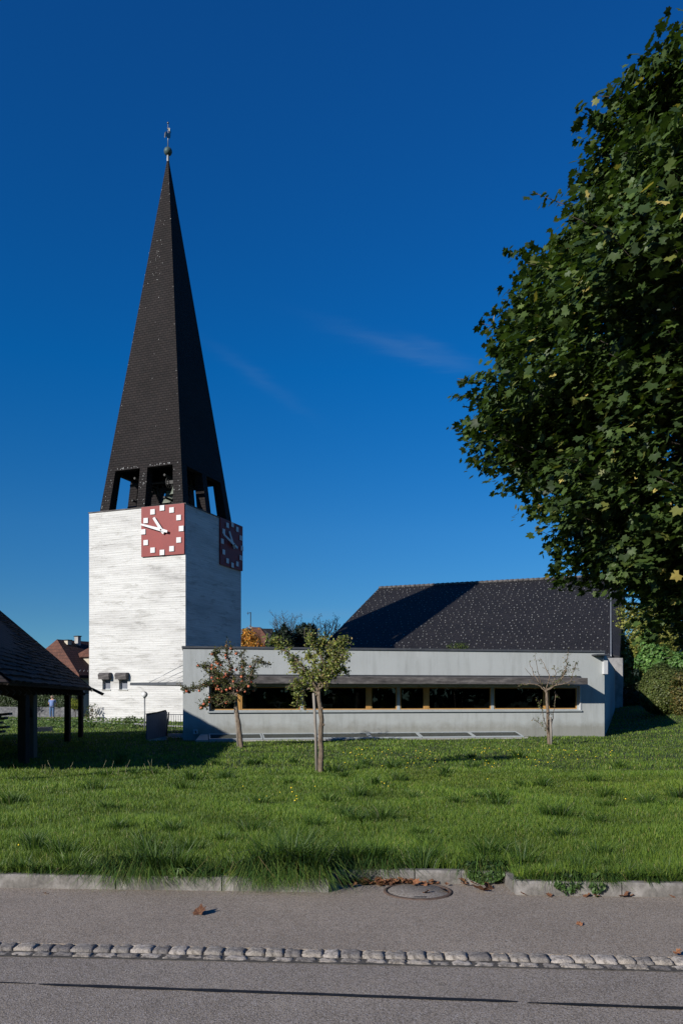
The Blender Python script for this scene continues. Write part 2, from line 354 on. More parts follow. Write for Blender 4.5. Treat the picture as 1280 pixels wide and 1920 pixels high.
def leaves(name, pos, nrm, size, kind, col, mat, parent, tip=None):
    V, Fc = TPL[kind]; N = len(pos); nrm = unit(nrm)
    r = tip if tip is not None else rng.normal(size=(N,3))
    t2 = unit(r-nrm*np.sum(r*nrm, 1, keepdims=True)); t1 = np.cross(t2, nrm)
    size = np.broadcast_to(size, (N,))[:,None,None]
    W = pos[:,None,:]+size*(V[None,:,0,None]*t1[:,None,:]+V[None,:,1,None]*t2[:,None,:]+V[None,:,2,None]*nrm[:,None,:])
    k = len(V); idx = Fc[None]+(np.arange(N)*k)[:,None,None]
    cc = np.repeat(col, k, axis=0)
    o = np.array(WL[parent.name]) if parent is not None else pos.mean(0)
    return np_mesh(name, W.reshape(-1,3), [idx.reshape(-1, Fc.shape[1])], mat, parent, cc, tuple(o))
def palette(N, cols, w, var=.18):
    cols = np.array(cols); w = np.array(w)/sum(w)
    c = cols[rng.choice(len(cols), N, p=w)]
    return np.clip(c*(1+var*rng.normal(size=(N,1)))*(1+.05*rng.normal(size=(N,3))), .004, 1)

# ------------------------------------------------------------ terrain
def kerb_y(x): return 6.51-.0575*x
def recess(x): return -.14 < x < 1.42
def gz(x, y):
    t = min(max((y-7)/9, 0), 1); t = t*t*(3-2*t)
    z = .10*(1-t)
    s = min(max((x-10.6-(.0 if y > 30 else (30-y)*.05))/8, 0), 1); ty = min(max((y-10)/25, 0), 1)
    z += ty*(.09*8*s*s*.5 + max(x-18.6, 0)*.125 + .33*s)
    if y > 7: z += .045*noise.noise(Vector((x*.35, y*.28, 3)))*min((y-7)/2, 1)
    return z
V = []; Fs = []
xs = [-900,-300,-120,-60,-40,-30]+[-25+i*.6 for i in range(92)]+[32,38,46,60,90,150,400,900]
xs = sorted(xs+[-.145,-.135,1.415,1.425])
ys = [-900,-100,-10,2,4,5.5,-1,-2]+[0.02,.3,.6,1,1.5,2,2.6,3.3,4,5,6,7.2,8.5,10,12,14,16,18,20,22,25,28,32,36,40,45,50,56,64,75,90,120,200,400,900]
for x in xs:
    base = (kerb_y(x)+.05+(.40 if recess(x) else 0))
    for j, y in enumerate(ys):
        if j < 6: V.append((x, y-(.5 if j==5 else 0), -.35))
        elif y == -1: V.append((x, base-.02, -.35))
        elif y == -2: V.append((x, base, gz(x, 7)-.01))
        else: V.append((x, base+y, gz(x, base+y)-.01))
ny = len(ys)
for i in range(len(xs)-1):
    for j in range(ny-1): Fs.append((i*ny+j, (i+1)*ny+j, (i+1)*ny+j+1, i*ny+j+1))
g = B(); g.add(V, Fs, True); tag(g.build('ground', M['soil'], origin=(0,0,0)), kind='structure')

def strip(name, mat, f0, f1, z, z0=None, x0=-60, x1=60, step=1.0, holes=None):
    b = B(); n = int((x1-x0)/step); z0 = z-.2 if z0 is None else z0
    vs = []
    for i in range(n+1):
        x = x0+(x1-x0)*i/n; vs += [(x, f0(x), z), (x, f1(x), z), (x, f0(x), z0), (x, f1(x), z0)]
    fs = []
    for i in range(n):
        a = i*4; c = a+4
        fs += [(a, c, c+1, a+1), (a+2, c+2, c, a), (a+1, c+1, c+3, a+3)]
    b.add(vs, fs); return tag(b.build(name, mat, origin=(0,0,0)), kind='structure')
cob = lambda x: 5.055-.069*x          # pavement / sett line
strip('pavement', M['pavement'], lambda x: cob(x)-.01, lambda x: kerb_y(x)+(.5 if -.2 < x < 1.45 else .04), 0.0, step=.05, x0=-30, x1=30)
strip('road', M['road'], lambda x: -4.0-.069*x, lambda x: cob(x)-.222, -.020, step=2)
strip('gutter_bed', M['sand_joint'], lambda x: cob(x)-.23, lambda x: cob(x)-.005, -.015, step=2)
strip('far_pavement', M['pavement'], lambda x: -7.0-.069*x, lambda x: -4.05-.069*x, 0.02, step=2)
# bitumen joint in the road
b = B(); 
def seam(xa, xb, w, off=0, k=60):
    vs = []; 
    for i in range(k+1):
        x = xa+(xb-xa)*i/k; y = 4.325-.097*x+off+.006*noise.noise(Vector((x*3,off,1)))
        ww = w*(.85+.3*noise.noise(Vector((x*5,7,off))))*min(1, .3+i/4, .3+(k-i)/4)
        vs += [(x, y-ww, -.016), (x, y+ww, -.016)]
    b.add(vs, [(2*i, 2*i+2, 2*i+3, 2*i+1) for i in range(k)])
seam(-1.70, .93, .023); seam(.98, 4.5, .022, -.012); seam(-4.5, -1.72, .009, .006)
tag(b.build('bitumen_seam', M['tar']), 'thin black bitumen joint line running along the road asphalt', 'road joint')

# kerb stones
KS = [(-5.1,-4.12),(-4.11,-3.12),(-3.11,-1.87),(-1.86,-.985),(-.975,-.105)]
LK = ['concrete kerb stone far left outside the first clump', 'concrete kerb stone at the left outer end', 'worn kerb stone at the left edge of the frame', 'kerb stone below the first overhanging grass tussock', 'kerb stone ending at the step by the big grass tussock']
def kerbstone(xa, xb, off, label, top=.11):
    b = B(); n = 14; vs = []
    for i in range(n+1):
        x = xa+(xb-xa)*i/n; y = kerb_y(x)+off; j = .004*noise.noise(Vector((x*6,off,5)))
        vs += [(x,y,-.05), (x,y+j,top-.018), (x,y+.014,top+j), (x,y+.085,top+j*.5), (x,y+.09,-.05)]
    fs = [(i*5+k, (i+1)*5+k, (i+1)*5+k+1, i*5+k+1) for i in range(n) for k in range(4)]
    fs += [(4,3,2,1,0), tuple(n*5+k for k in range(5))]
    b.add(vs, [f for f in fs]); return tag(b.build('kerb_stone', M['kerb']), label, 'kerb', 'kerb stones between pavement and lawn')
for (a, c), l in zip(KS, LK): kerbstone(a, c, 0, l)
kerbstone(-.09, .62, .36, 'set-back kerb stone behind the left half of the manhole cover')
kerbstone(.63, 1.30, .36, 'set-back kerb stone behind the right half of the manhole cover')
for (a, c), l in zip([(1.40,2.23),(2.24,3.24),(3.25,4.25),(4.26,5.2)], ['kerb stone with weeds hanging over it right of the manhole', 'kerb stone at the right edge of the frame', 'concrete kerb stone past the right edge', 'outermost right concrete kerb stone']): kerbstone(a, c, 0, l)
b = B(); b.box(-.18, -.10, kerb_y(-.14)+.03, kerb_y(-.14)+.50, -.05, .10); tag(b.build('kerb_stone', M['kerb']), 'short kerb return stone at the left side of the recess', 'kerb', 'kerb stones between pavement and lawn')
b = B(); b.box(1.385, 1.46, kerb_y(1.4)+.095, kerb_y(1.4)+.50, -.05, .10); tag(b.build('kerb_stone', M['kerb']), 'short kerb return stone at the right side of the recess', 'kerb', 'kerb stones between pavement and lawn')

# granite setts
def sett_mesh(seed, hgt, w, l):
    r = random.Random(seed); b = B(); n = 7; vs = []
    for j in range(n):
        for i in range(n):
            u = i/(n-1)*2-1; v = j/(n-1)*2-1
            k = max(abs(u), abs(v)); z = hgt-(k**10)*.009+.011*noise.noise(Vector((u*1.9+seed*3, v*1.9, seed)))+.003*noise.noise(Vector((u*6+seed*3, v*6, seed)))
            rr = 1-.07*(u*u*v*v)
            vs.append((u*w/2*rr+.003*r.uniform(-1,1), v*l/2*rr+.004*r.uniform(-1,1), z))
    m = n*n
    ringi = [i for i in range(n)]+[i*n+n-1 for i in range(1,n)]+[(n-1)*n+i for i in range(n-2,-1,-1)]+[i*n for i in range(n-2,0,-1)]
    for k in ringi: vs.append((vs[k][0]*1.02, vs[k][1]*1.02, -.05))
    fs = [(j*n+i, j*n+i+1, (j+1)*n+i+1, (j+1)*n+i) for j in range(n-1) for i in range(n-1)]
    L = len(ringi); fs += [(m+i, m+(i+1)%L, ringi[(i+1)%L], ringi[i]) for i in range(L)]
    b.add(vs, fs, True); o = b.build('granite_sett', M['setts'], origin=(0,0,0)); return o
sprot = [sett_mesh(s, .005, .118, .125) for s in range(6)]; sprot2 = [sett_mesh(s+20, -.010, .125, .085) for s in range(4)]
used = set()
def put_setts(prot, off, lab, grp, x=-3.6, xe=3.6, w0=.118):
    while x < xe:
        k = random.randrange(len(prot)); p = prot[k]; w = w0*random.uniform(.86, 1.2)
        o = p if p.name not in used else p.copy()
        if p.name in used: C.objects.link(o)
        used.add(p.name)
        o.location = (x+w/2, cob(x)-off+random.uniform(-.006,.006), random.uniform(-.004,.004))
        o.rotation_euler = (random.uniform(-.03,.03), random.uniform(-.03,.03), -.069+random.uniform(-.06,.06)+(math.pi if random.random() < .5 else 0))
        o.scale = (w/w0, random.uniform(.93,1.04), 1); tag(o, lab, 'paving stone', grp); x += w+random.uniform(.001,.008)
put_setts(sprot, .068, 'grey granite sett in the raised row between pavement and road', 'raised row of granite setts')
put_setts(sprot2, .177, 'low granite sett set flush in the row at the road edge', 'sunken row of granite setts', w0=.125)

# manhole
mc = (.625, 6.545)
t = empty('manhole_cover', (mc[0], mc[1], 0), 'round concrete-filled manhole cover with rusty rim in front of the kerb recess', 'manhole cover')
b = B(); b.lathe((*mc,0), [(0,.006),(.245,.006),(.25,.003),(.25,0)], 48); b.build('cover_plate', M['cover'], t)
b = B(); b.lathe((*mc,0), [(.252,.001),(.254,.010),(.272,.010),(.284,.002),(.286,-.02)], 48); b.build('rim', M['cast_iron'], t)
b = B(); b.box(mc[0]-.05, mc[0]+.05, mc[1]-.215, mc[1]-.19, .004, .008); b.build('lifting_slot', M['iron'], t)

# fallen leaves
def leaf_mesh(seed):
    r = random.Random(seed); V0, F0 = TPL['maple']; b = B()
    cz = r.uniform(.2,.5); vs = []
    for x, y, z in V0:
        x2 = x*(.75+.2*r.random()); zz = .35*abs(x)*cz*2+.25*y*y*r.uniform(.4,1)+.08*r.uniform(-1,1)
        vs.append((x2*.1, y*.1, max(zz,0)*.1+.004))
    b.add(vs, [tuple(f) for f in F0], False)
    return b.build('fallen_leaf', M['dead_leaf'], origin=(0,0,0))
lp = [leaf_mesh(s) for s in range(7)]; lused = set()
def put_leaf(x, y, z, s, lab='crumpled brown dead leaf lying in the litter along the kerb', grp='dead leaves along the kerb'):
    p = random.choice(lp); o = p if p.name not in lused else p.copy()
    if p.name in lused: C.objects.link(o)
    lused.add(p.name); o.location = (x, y, z); o.scale = (s,s,s*random.uniform(.8,1.5))
    o.rotation_euler = (random.uniform(-.5,.5), random.uniform(-.5,.5), random.uniform(0,6.28)); tag(o, lab, 'leaf', grp)
for i in range(100):
    x = random.choice([random.uniform(-.02,.62), random.uniform(0,1.3), random.uniform(.02,.35)])
    edge = kerb_y(x)+.34-(.36 if x < .0 else 0)
    if .3 < x < .95: edge = kerb_y(x)+.35
    y = edge-abs(random.gauss(0,.05)); put_leaf(x, y, .005+random.uniform(0,.03), random.uniform(.28,.6))
for px, py, s in [(800,1675,.5),(832,1672,.8),(905,1672,1.0),(915,1668,.8),(982,1679,.45),(1030,1682,.4),(1100,1681,.45),(1118,1682,.4),(1168,1681,.6),(1180,1682,.5),(1262,1682,.5),(1272,1680,.5),(1090,1680,.3)]:
    d = 2400/(py-HZ); put_leaf((px-640)/F*d, d, .008, s)
o = None
put_leaf(*XY(374,5.86), .006, .8, 'single curled brown leaf lying alone on the open pavement', 'single stray leaves')
put_leaf((1085-640)/F*5.58, 5.58, .004, .35, 'tiny orange leaf scrap on the right part of the pavement', 'single stray leaves')
put_leaf((1268-640)/F*4.93, 4.93, .02, .38, 'orange leaf lying on the setts at the right edge', 'single stray leaves')
put_leaf((87-640)/F*6.45, 6.45, .004, .35, 'small dark leaf on the pavement near the left kerb', 'single stray leaves')

# ------------------------------------------------------------ bell tower
P0 = Vector((-9.735, 50.0, 0)); ta = Vector((-.934,.357,0)).normalized(); tb = Vector((.357,.934,0)).normalized(); TS = 7.32
TZ = 13.6
tower = empty('bell_tower', P0+ta*TS/2+tb*TS/2, 'tall church bell tower of white board-marked concrete with dark slated pyramid spire', 'tower')
def sA(px):    # distance along left face from the near corner
    u = (px-640)/F; return (P0.x-u*P0.y)/(u*ta.y-ta.x)
def zA(px, py): return EYE+(HZ-py)/F*(P0.y+ta.y*sA(px))
H1 = (sA(207.5), sA(192.5), zA(200,1293), zA(200,1270)); H2 = (sA(239.5), sA(223.5), zA(231,1293), zA(231,1270))
b = B(); b.wall(P0, ta, tb, TS, -.3, TZ, .4, [H1, H2])
b.wall(P0+tb*.4, tb, ta, TS-.4, -.3, TZ, .4)
b.wall(P0+ta*TS+tb*.4, tb, -ta, TS-.4, -.3, TZ, .4)
b.wall(P0+tb*TS+ta*.4, ta, -tb, TS-.8, -.3, TZ, .4)
b.build('wall', M['boards'], tower)
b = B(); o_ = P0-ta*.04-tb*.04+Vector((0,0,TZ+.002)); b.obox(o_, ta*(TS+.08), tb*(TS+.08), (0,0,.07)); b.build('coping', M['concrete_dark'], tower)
for h in (H1, H2):
    w = b = B(); q = lambda s, d, z: P0+ta*s+tb*d+Vector((0,0,z))
    ww = h[1]-h[0]
    b.obox(q(h[0]+.001,.20,h[2]+.001), ta*(ww-.002), tb*.04, (0,0,.07)); b.obox(q(h[0]+.001,.20,h[3]-.07), ta*(ww-.002), tb*.04, (0,0,.069))
    for s0 in (h[0]+.001, h[1]-.051): b.obox(q(s0,.20,h[2]+.071), ta*.05, tb*.04, (0,0,h[3]-h[2]-.142))
    wn = b.build('window', M['metal_grey'], tower)
    b = B(); b.obox(q(h[0]+.052,.215,h[2]+.072), ta*(ww-.104), tb*.012, (0,0,h[3]-h[2]-.144)); b.build('pane', M['clad'], wn)
    b = B(); zt = h[3]; ring = [q(h[0]-.10,.002,zt-.10), q(h[0]-.10,-.30,zt-.14), q(h[0]-.10,-.36,zt+.16), q(h[0]-.10,-.22,zt+.30), q(h[0]-.10,.002,zt+.30)]
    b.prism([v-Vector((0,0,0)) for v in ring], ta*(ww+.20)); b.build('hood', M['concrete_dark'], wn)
    b = B(); b.obox(q(h[0]-.03,-.05,h[2]-.06), ta*(ww+.06), tb*.25, (0,0,.06)); b.build('sill', M['concrete_light'], wn)

def clock(org, tx, out, name='clock_face'):   # org = top-left (seen from outside), tx = rightwards, out = outward
    S = 3.16; up = Vector((0,0,1)); th = .09
    b = B(); o0 = org-up*S+out*.03; b.obox(o0, tx*S, up*S, out*th)
    cf = b.build(name, M['clock_red'], tower)
    b = B(); b.obox(org-up*(S-.2)+tx*.2+out*.002, tx*(S-.4), up*(S-.4), out*.03); b.build('mount', M['iron'], cf)
    cen = org+tx*S*.5-up*S*.5+out*(.03+th)
    for k in range(12):
        a = math.radians(30*k); R = 1.40; p = cen+tx*math.sin(a)*R+up*math.cos(a)*R
        b = B(); hs = .165; b.obox(p-tx*hs-up*hs+out*.03, tx*2*hs, up*2*hs, out*.03)
        b.obox(p-tx*.06-up*.06, tx*.12, up*.12, out*.03); b.build('hour_mark', M['clock_white'], cf)
    def hand(ang, tip, tail, w0, w1, lift, nm):
        a = math.radians(ang); d = tx*math.sin(a)+up*math.cos(a); s = tx*math.cos(a)-up*math.sin(a); c = cen+out*lift
        b = B(); ring = [c-d*tail-s*w0*.75, c-d*tail+s*w0*.75, c+s*w0, c+d*tip+s*w1, c+d*tip-s*w1, c-s*w0]
        b.prism(ring, out*.035); b.build(nm, M['clock_white'], cf)
    hand(325, 1.0, .28, .10, .085, .10, 'hour_hand'); hand(287, 1.55, .50, .095, .055, .17, 'minute_hand')
    b = B(); b.tube([cen-out*.02, cen+out*.22], .06, 10, False); b.build('hub', M['iron'], cf)
clock(P0+ta*(3.16+.02)+Vector((0,0,TZ+.03)), -ta, -tb)
clock(P0+tb*4.18+Vector((0,0,TZ+.03)), tb, -ta)

# spire
m_ = .45; c0 = P0+ta*m_+tb*m_; SB = TS-2*m_; ZT = 38.6; cen = P0+ta*TS/2+tb*TS/2
def sp(u, v, z):   # u along ta, v along tb in 0..1 of the pyramid square at height z
    k = (ZT-z)/(ZT-TZ); c = cen+(ta*(u-.5)+tb*(v-.5))*SB*k; return Vector((c.x, c.y, z))
ZO = 16.45
b = B(); n = 24
zs = [ZO, 20, 24, 28, 32, 36, 38.2]
rings = [[sp(0,0,z), sp(0,1,z), sp(1,1,z), sp(1,0,z)] for z in zs]
vs = [v for r in rings for v in r]; fs = []
for i in range(len(zs)-1):
    for j in range(4): fs.append((i*4+j, i*4+(j+1)%4, (i+1)*4+(j+1)%4, (i+1)*4+j)[::-1])
b.add(vs, fs); 
iz = 19.5
inn = [[sp(.07,.07,z), sp(.07,.93,z), sp(.93,.93,z), sp(.93,.07,z)] for z in (ZO, iz)]
b.add([*rings[0], *inn[0], *inn[1]], [(j, (j+1)%4, 4+(j+1)%4, 4+j) for j in range(4)]+[(4+j, 4+(j+1)%4, 8+(j+1)%4, 8+j) for j in range(4)]+[(8,9,10,11)])
b.build('spire', M['slate_spire'], tower)
def leg(u0, u1, v0, v1, nm):
    b = B(); zz = [TZ+.06, 15.0, ZO]
    rs = [[sp(u0,v0,z), sp(u0,v1,z), sp(u1,v1,z), sp(u1,v0,z)] for z in zz]
    vs = [v for r in rs for v in r]; fs = [(3,2,1,0)[::-1], (8,9,10,11)[::-1]]
    for i in range(2): fs += [(i*4+j, i*4+(j+1)%4, (i+1)*4+(j+1)%4, (i+1)*4+j)[::-1] for j in range(4)]
    b.add(vs, fs); b.build(nm, M['slate_spire'], tower)
e = .0008; w = .112
for u in (e, 1-w-e):
    for v in (e, 1-w-e): leg(u, u+w, v, v+w, 'corner_leg')
for s_ in (0, 1):
    a0, a1 = (e, .11) if s_ == 0 else (.89, 1-e)
    leg(.45, .548, a0, a1, 'pier'); leg(a0, a1, .45, .548, 'pier')
# ring beam inside, frame and machinery
b = B()
for zc, r_ in ((15.9,.09),(14.4,.08)):
    for v in (.3,.7): b.tube([sp(.12,v,zc), sp(.88,v,zc)], r_, 4, False)
    for u in (.3,.7): b.tube([sp(u,.12,zc+.15), sp(u,.88,zc+.15)], r_, 4, False)
for u in (.3,.7):
    for v in (.3,.7): b.tube([sp(u,v,13.66), sp(u,v,16.9)], .08, 4, False)
    b.tube([sp(u,.14,13.7), sp(u,.5,15.9)], .05, 4, False); b.tube([sp(u,.86,13.7), sp(u,.5,15.9)], .05, 4, False)
b.build('bell_frame', M['iron'], tower)
b = B(); k = sp(.5,.5,38.1); b.lathe((k.x,k.y,38.15), [(.085,0),(.10,.15),(.07,.5),(.05,.75)], 12); b.build('finial_collar', M['zinc'], tower)
b = B(); b.sphere((k.x,k.y,38.85), .28, 24, 14); b.build('ball', M['copper_green'], tower)
b = B(); b.tube([(k.x,k.y,39.1),(k.x,k.y,40.75)], [.035,.022], 8); rod = b.build('weathervane_rod', M['galv'], tower)
b = B(); vd = Vector((.20,.98,0)); bz = [(-.55,40.05),(-.48,40.5),(-.30,40.75),(-.10,40.78),(.12,40.95),(.22,41.2),(.18,41.42),(.34,41.38),(.44,41.22),(.36,41.1),(.34,40.8),(.2,40.55),(0,40.45),(-.25,40.45)]
b.prism([Vector((k.x,k.y,0))+vd*s+Vector((-.03,0,(z-40.05)*.85+39.42)) for s, z in bz], (.06,-.01,0)); b.build('weathercock', M['gold'], rod)
b = B(); b.sphere((k.x,k.y,40.8), .07, 10, 8); b.sphere((k.x,k.y,40.4), .06, 10, 8); b.build('rod_knobs', M['gold'], rod)
# bright specks modelled as glints of slate hooks, and droppings, on the spire's sunny face
b = B(); r = random.Random(5)
def glint(u, z, s, face=0):
    p = sp(u, 0, z) if face == 0 else sp(0, u, z); tx = ta if face == 0 else tb
    out = (-tb if face == 0 else -ta); s *= .62; b.obox(p+out*.01-tx*s/2, tx*s, (0,0,s*1.3), out*.02)
for i in range(40): glint(r.choice([r.uniform(.0,.02), r.uniform(.01,.99), r.uniform(.95,1)]), r.uniform(17, 37), r.uniform(.035,.06))
for i in range(20): glint(r.uniform(.3,.85), r.choice([28.5,29.5,31,31.5,22.8,24.5])+r.uniform(-.9,.9), r.uniform(.04,.065))
for i in range(26): glint(r.uniform(.13,.44) if i % 2 else r.uniform(.56,.87), ZO+.04+abs(r.gauss(0,.05)), r.uniform(.05,.09))
for i in range(36): glint(r.choice([r.uniform(.45,.55), r.uniform(.02,.12), r.uniform(.89,.98)]), r.uniform(13.9,16.6), r.uniform(.05,.08))
tag(b.build('slate_hook_glints', M['hook'], tower), kind='stuff')

def bell(u, v, zt, R, label):
    c = sp(u, v, zt); t = empty('church_bell', (c.x,c.y,zt-R*1.5), label, 'bell', 'bells in the tower belfry')
    b = B(); b.lathe((c.x,c.y,zt-R*1.55), [(R,0),(R*.97,.06*R),(R*.80,.25*R),(R*.66,.6*R),(R*.57,1.0*R),(R*.50,1.3*R),(R*.36,1.48*R),(0,1.55*R)], 28)
    b.lathe((c.x,c.y,zt-R*1.55), [(R,0),(R*.9,.02),(R*.5,1.2*R),(0,1.4*R)], 28); b.build('bell_body', M['bronze'], t)
    b = B(); b.obox((c.x-.1-ta.x*R*1.3, c.y-.1-ta.y*R*1.3, zt+.0), ta*R*2.6, (.2,.05,0), (0,0,.22)); b.build('yoke', M['iron'], t)
    b = B(); b.tube([(c.x,c.y,zt-.3),(c.x,c.y,zt-R*1.5)], .03, 6); b.sphere((c.x,c.y,zt-R*1.6), .09, 10, 8); b.build('clapper', M['iron'], t)
    b = B()   # swing wheel
    wc = Vector((c.x,c.y,zt+.1))+ta*R*1.25
    b.tube([wc+tb*math.cos(a*math.pi/10)*R*.7+Vector((0,0,math.sin(a*math.pi/10)*R*.7)) for a in range(21)], .035, 5, cap=False)
    for a in range(4): d = tb*math.cos(a*math.pi/4)+Vector((0,0,math.sin(a*math.pi/4))); b.tube([wc-d*R*.7, wc+d*R*.7], .02, 4)
    b.build('swing_wheel', M['iron'], t)
bell(.20, .22, 15.55, .50, 'bronze bell showing in the right-hand belfry opening')
bell(.50, .55, 15.7, .62, 'large bell deep in the middle of the belfry')
bell(.80, .5, 15.3, .36, 'small bell behind the left-hand belfry opening')

# ------------------------------------------------------------ flat annex building
F0 = Vector((-5.72, 28.9, 0)); F1 = Vector((10.43, 31.78, 0)); ft = (F1-F0).normalized(); fn = Vector((-ft.y, ft.x, 0)); FL = (F1-F0).length
def sF(px, off=0):
    o = F0-fn*off; u = (px-640)/F; return (u*o.y-o.x)/(ft.x-u*ft.y)
def zF(px, py, off=0):
    s = sF(px, off); return EYE+(HZ-py)/F*((F0-fn*off).y+ft.y*s)
def qf(s, d, z): return F0+ft*s+fn*d+Vector((0,0,z))     # d > 0 goes inside
annex = empty('annex_building', F0+ft*FL/2+fn*4, 'long low flat-roofed grey rendered building with a ribbon of wood-framed windows', 'building')
W0, W1 = sF(392), sF(1086); WZ0 = zF(392,1333.5); WZ1 = zF(392,1284)
PZ = 3.33; e2 = Vector((.338,.941,0)).normalized()
b = B(); b.wall(F0, ft, fn, FL, -.3, PZ, .35, [(W0, W1, WZ0, WZ1)])
b.wall(F0+fn*.35, fn, ft, 9.0, -.3, PZ, .35)
q0 = F1; b.prism([q0+fn*.352-Vector((0,0,.3)), q0+fn*.352-ft*.3-Vector((0,0,.3)), q0-ft*.3+e2*25.35-Vector((0,0,.3)), q0+e2*25.35-Vector((0,0,.3)), q0+e2*.3512-Vector((0,0,.3))], (0,0,PZ+.3))
b.build('wall', M['stucco'], annex)
b = B(); b.prism([qf(.02,9.36,0), qf(FL-.4,9.36,0), qf(FL-.4,9.66,0), qf(.02,9.66,0)], (0,0,PZ)); b.build('rear_wall', M['stucco'], annex)
b = B(); b.prism([qf(.36,.36,2.95), qf(FL-.36,.36,2.95), qf(FL-.36,9.34,2.95), qf(.36,9.34,2.95)], (0,0,.12)); b.build('flat_roof', M['zinc_dark'], annex)
b = B(); b.obox(qf(-.04,-.05,PZ), ft*(FL+.04), fn*.44, (0,0,.075)); b.obox(qf(-.04,.395,PZ), ft*.44, fn*9.2, (0,0,.075)); b.build('parapet_cap', M['zinc_dark'], annex)
b = B(); b.prism([F1+Vector((.03,.41,PZ)), F1+Vector((-.36,.41,PZ)), F1-ft*.36+e2*25.35+Vector((0,0,PZ)), F1+e2*25.35+Vector((.04,0,PZ))], (0,0,.075)); b.build('side_parapet_cap', M['zinc_dark'], annex)
# dim room
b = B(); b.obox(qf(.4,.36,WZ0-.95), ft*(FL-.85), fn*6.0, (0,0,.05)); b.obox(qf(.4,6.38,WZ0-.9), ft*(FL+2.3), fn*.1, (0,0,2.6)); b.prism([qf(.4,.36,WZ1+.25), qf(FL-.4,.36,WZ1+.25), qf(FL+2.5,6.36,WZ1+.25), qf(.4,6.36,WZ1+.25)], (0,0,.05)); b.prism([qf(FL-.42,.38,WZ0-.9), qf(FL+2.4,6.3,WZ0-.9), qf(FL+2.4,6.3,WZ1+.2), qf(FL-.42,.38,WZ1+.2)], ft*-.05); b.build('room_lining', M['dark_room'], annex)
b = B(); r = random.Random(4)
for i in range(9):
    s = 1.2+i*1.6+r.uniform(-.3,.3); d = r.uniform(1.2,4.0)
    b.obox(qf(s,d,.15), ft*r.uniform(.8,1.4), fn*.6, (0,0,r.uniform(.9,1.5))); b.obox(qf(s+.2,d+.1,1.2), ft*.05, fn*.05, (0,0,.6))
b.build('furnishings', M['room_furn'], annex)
# windows: four units
units = [(392,566.5,(445,452),'l'),(566.5,748,(689,696),'r'),(748,924.5,(797,804),'l'),(924.5,1086,(1022,1030),'r')]
fd = .10
for i, (xa, xb, post, k) in enumerate(units):
    sa, sb = sF(xa)+(.002 if i else 0), sF(xb)-.002
    if i == 0: sa = W0+.003
    if i == 3: sb = W1-.003
    sa2, sb2 = sa+.055, sb-.055; z0, z1 = WZ0+.035, WZ1-.075
    b = B(); dpt = .09
    b.obox(qf(sa,fd,WZ0+.002), ft*(sb-sa), fn*dpt, (0,0,z0-WZ0-.002)); b.obox(qf(sa,fd,z1), ft*(sb-sa), fn*dpt, (0,0,WZ1-z1-.002))
    b.obox(qf(sa,fd,z0), ft*.055, fn*dpt, (0,0,z1-z0)); b.obox(qf(sb2,fd,z0), ft*.055, fn*dpt, (0,0,z1-z0))
    win = b.build('window', M['metal_grey'], annex)
    p0, p1 = sF(post[0]), sF(post[1]); wd = .045
    segs = [(sa2, p0), (p1, sb2)]
    b = B(); b.obox(qf(p0,fd+.012,z0), ft*(p1-p0), fn*.07, (0,0,z1-z0)); b.build('wooden_post', M['wood_frame'], win)
    for a, c in segs:
        b = B(); aa, cc = a+.001, c-.001
        b.obox(qf(aa,fd+.022,z0+.001), ft*(cc-aa), fn*.05, (0,0,.04)); b.obox(qf(aa,fd+.022,z1-.036), ft*(cc-aa), fn*.05, (0,0,.035))
        b.obox(qf(aa,fd+.022,z0+.041), ft*wd, fn*.05, (0,0,z1-z0-.077)); b.obox(qf(cc-wd,fd+.022,z0+.041), ft*wd, fn*.05, (0,0,z1-z0-.077))
        b.build('sash', M['wood_frame'], win)
        b = B(); b.obox(qf(aa+wd,fd+.04,z0+.041), ft*(cc-aa-2*wd), fn*.012, (0,0,z1-z0-.077)); b.build('pane', M['glass'], win)
b = B(); b.obox(qf(W0-.06,-.07,WZ0-.055), ft*(W1-W0+.12), fn*.24, (0,0,.055)); b.build('window_sill', M['metal_grey'], annex)
b = B()
b.obox(qf(W0-.045,-.03,WZ0+.001), ft*.045, fn*.12, (0,0,WZ1-WZ0)); b.build('window_surround', M['metal_white'], annex); b = B()
b.obox(qf(W1,-.03,WZ0+.001), ft*.05, fn*.12, (0,0,WZ1-WZ0)); b.build('window_surround', M['metal_white'], annex)
# canopy
CW = 1.0; cs0, cs1 = sF(393,CW), sF(1101,CW); cz0 = zF(700,1282,CW); cz1 = zF(700,1269.5,CW)
b = B(); b.obox(qf(cs0,-CW,cz0), ft*(cs1-cs0), fn*.10, (0,0,cz1-cz0)); b.prism([qf(cs0,-CW+.10,cz1-.10), qf(cs0,-.002,cz1-.04), qf(cs0,-.002,cz1+.06), qf(cs0,-CW+.10,cz1-.005)], ft*(cs1-cs0))
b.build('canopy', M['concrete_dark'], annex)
b = B(); b.obox(qf(sF(392)-.02,-.05,cz1+.075), ft*(sF(1086)-sF(392)+.02), fn*.046, (0,0,.03)); b.build('canopy_flashing', M['zinc_dark'], annex)
# small hood and white panel at the right corner
b = B(); b.obox(qf(sF(1108),-.42,zF(1120,1229.5)), ft*(sF(1132)-sF(1108)), fn*.419, (0,0,.05)); b.build('corner_hood', M['zinc_dark'], annex)
b = B(); b.obox(qf(FL-.10,-.16,zF(1130,1264)), ft*.16, fn*.158, (0,0,.60)); b.build('corner_panel', M['metal_white'], annex)
# wall tap box
b = B(); s = sF(367); z = zF(367,1372); b.obox(qf(s-.09,-.07,z-.09), ft*.17, fn*.068, (0,0,.17)); sk = b.build('outdoor_socket', M['metal_white'], annex)
b = B(); b.tube([qf(s,-.07,z+.03), qf(s,-.14,z+.02), qf(s+.01,-.15,z-.05)], .022, 8); b.build('tap', M['iron'], sk)
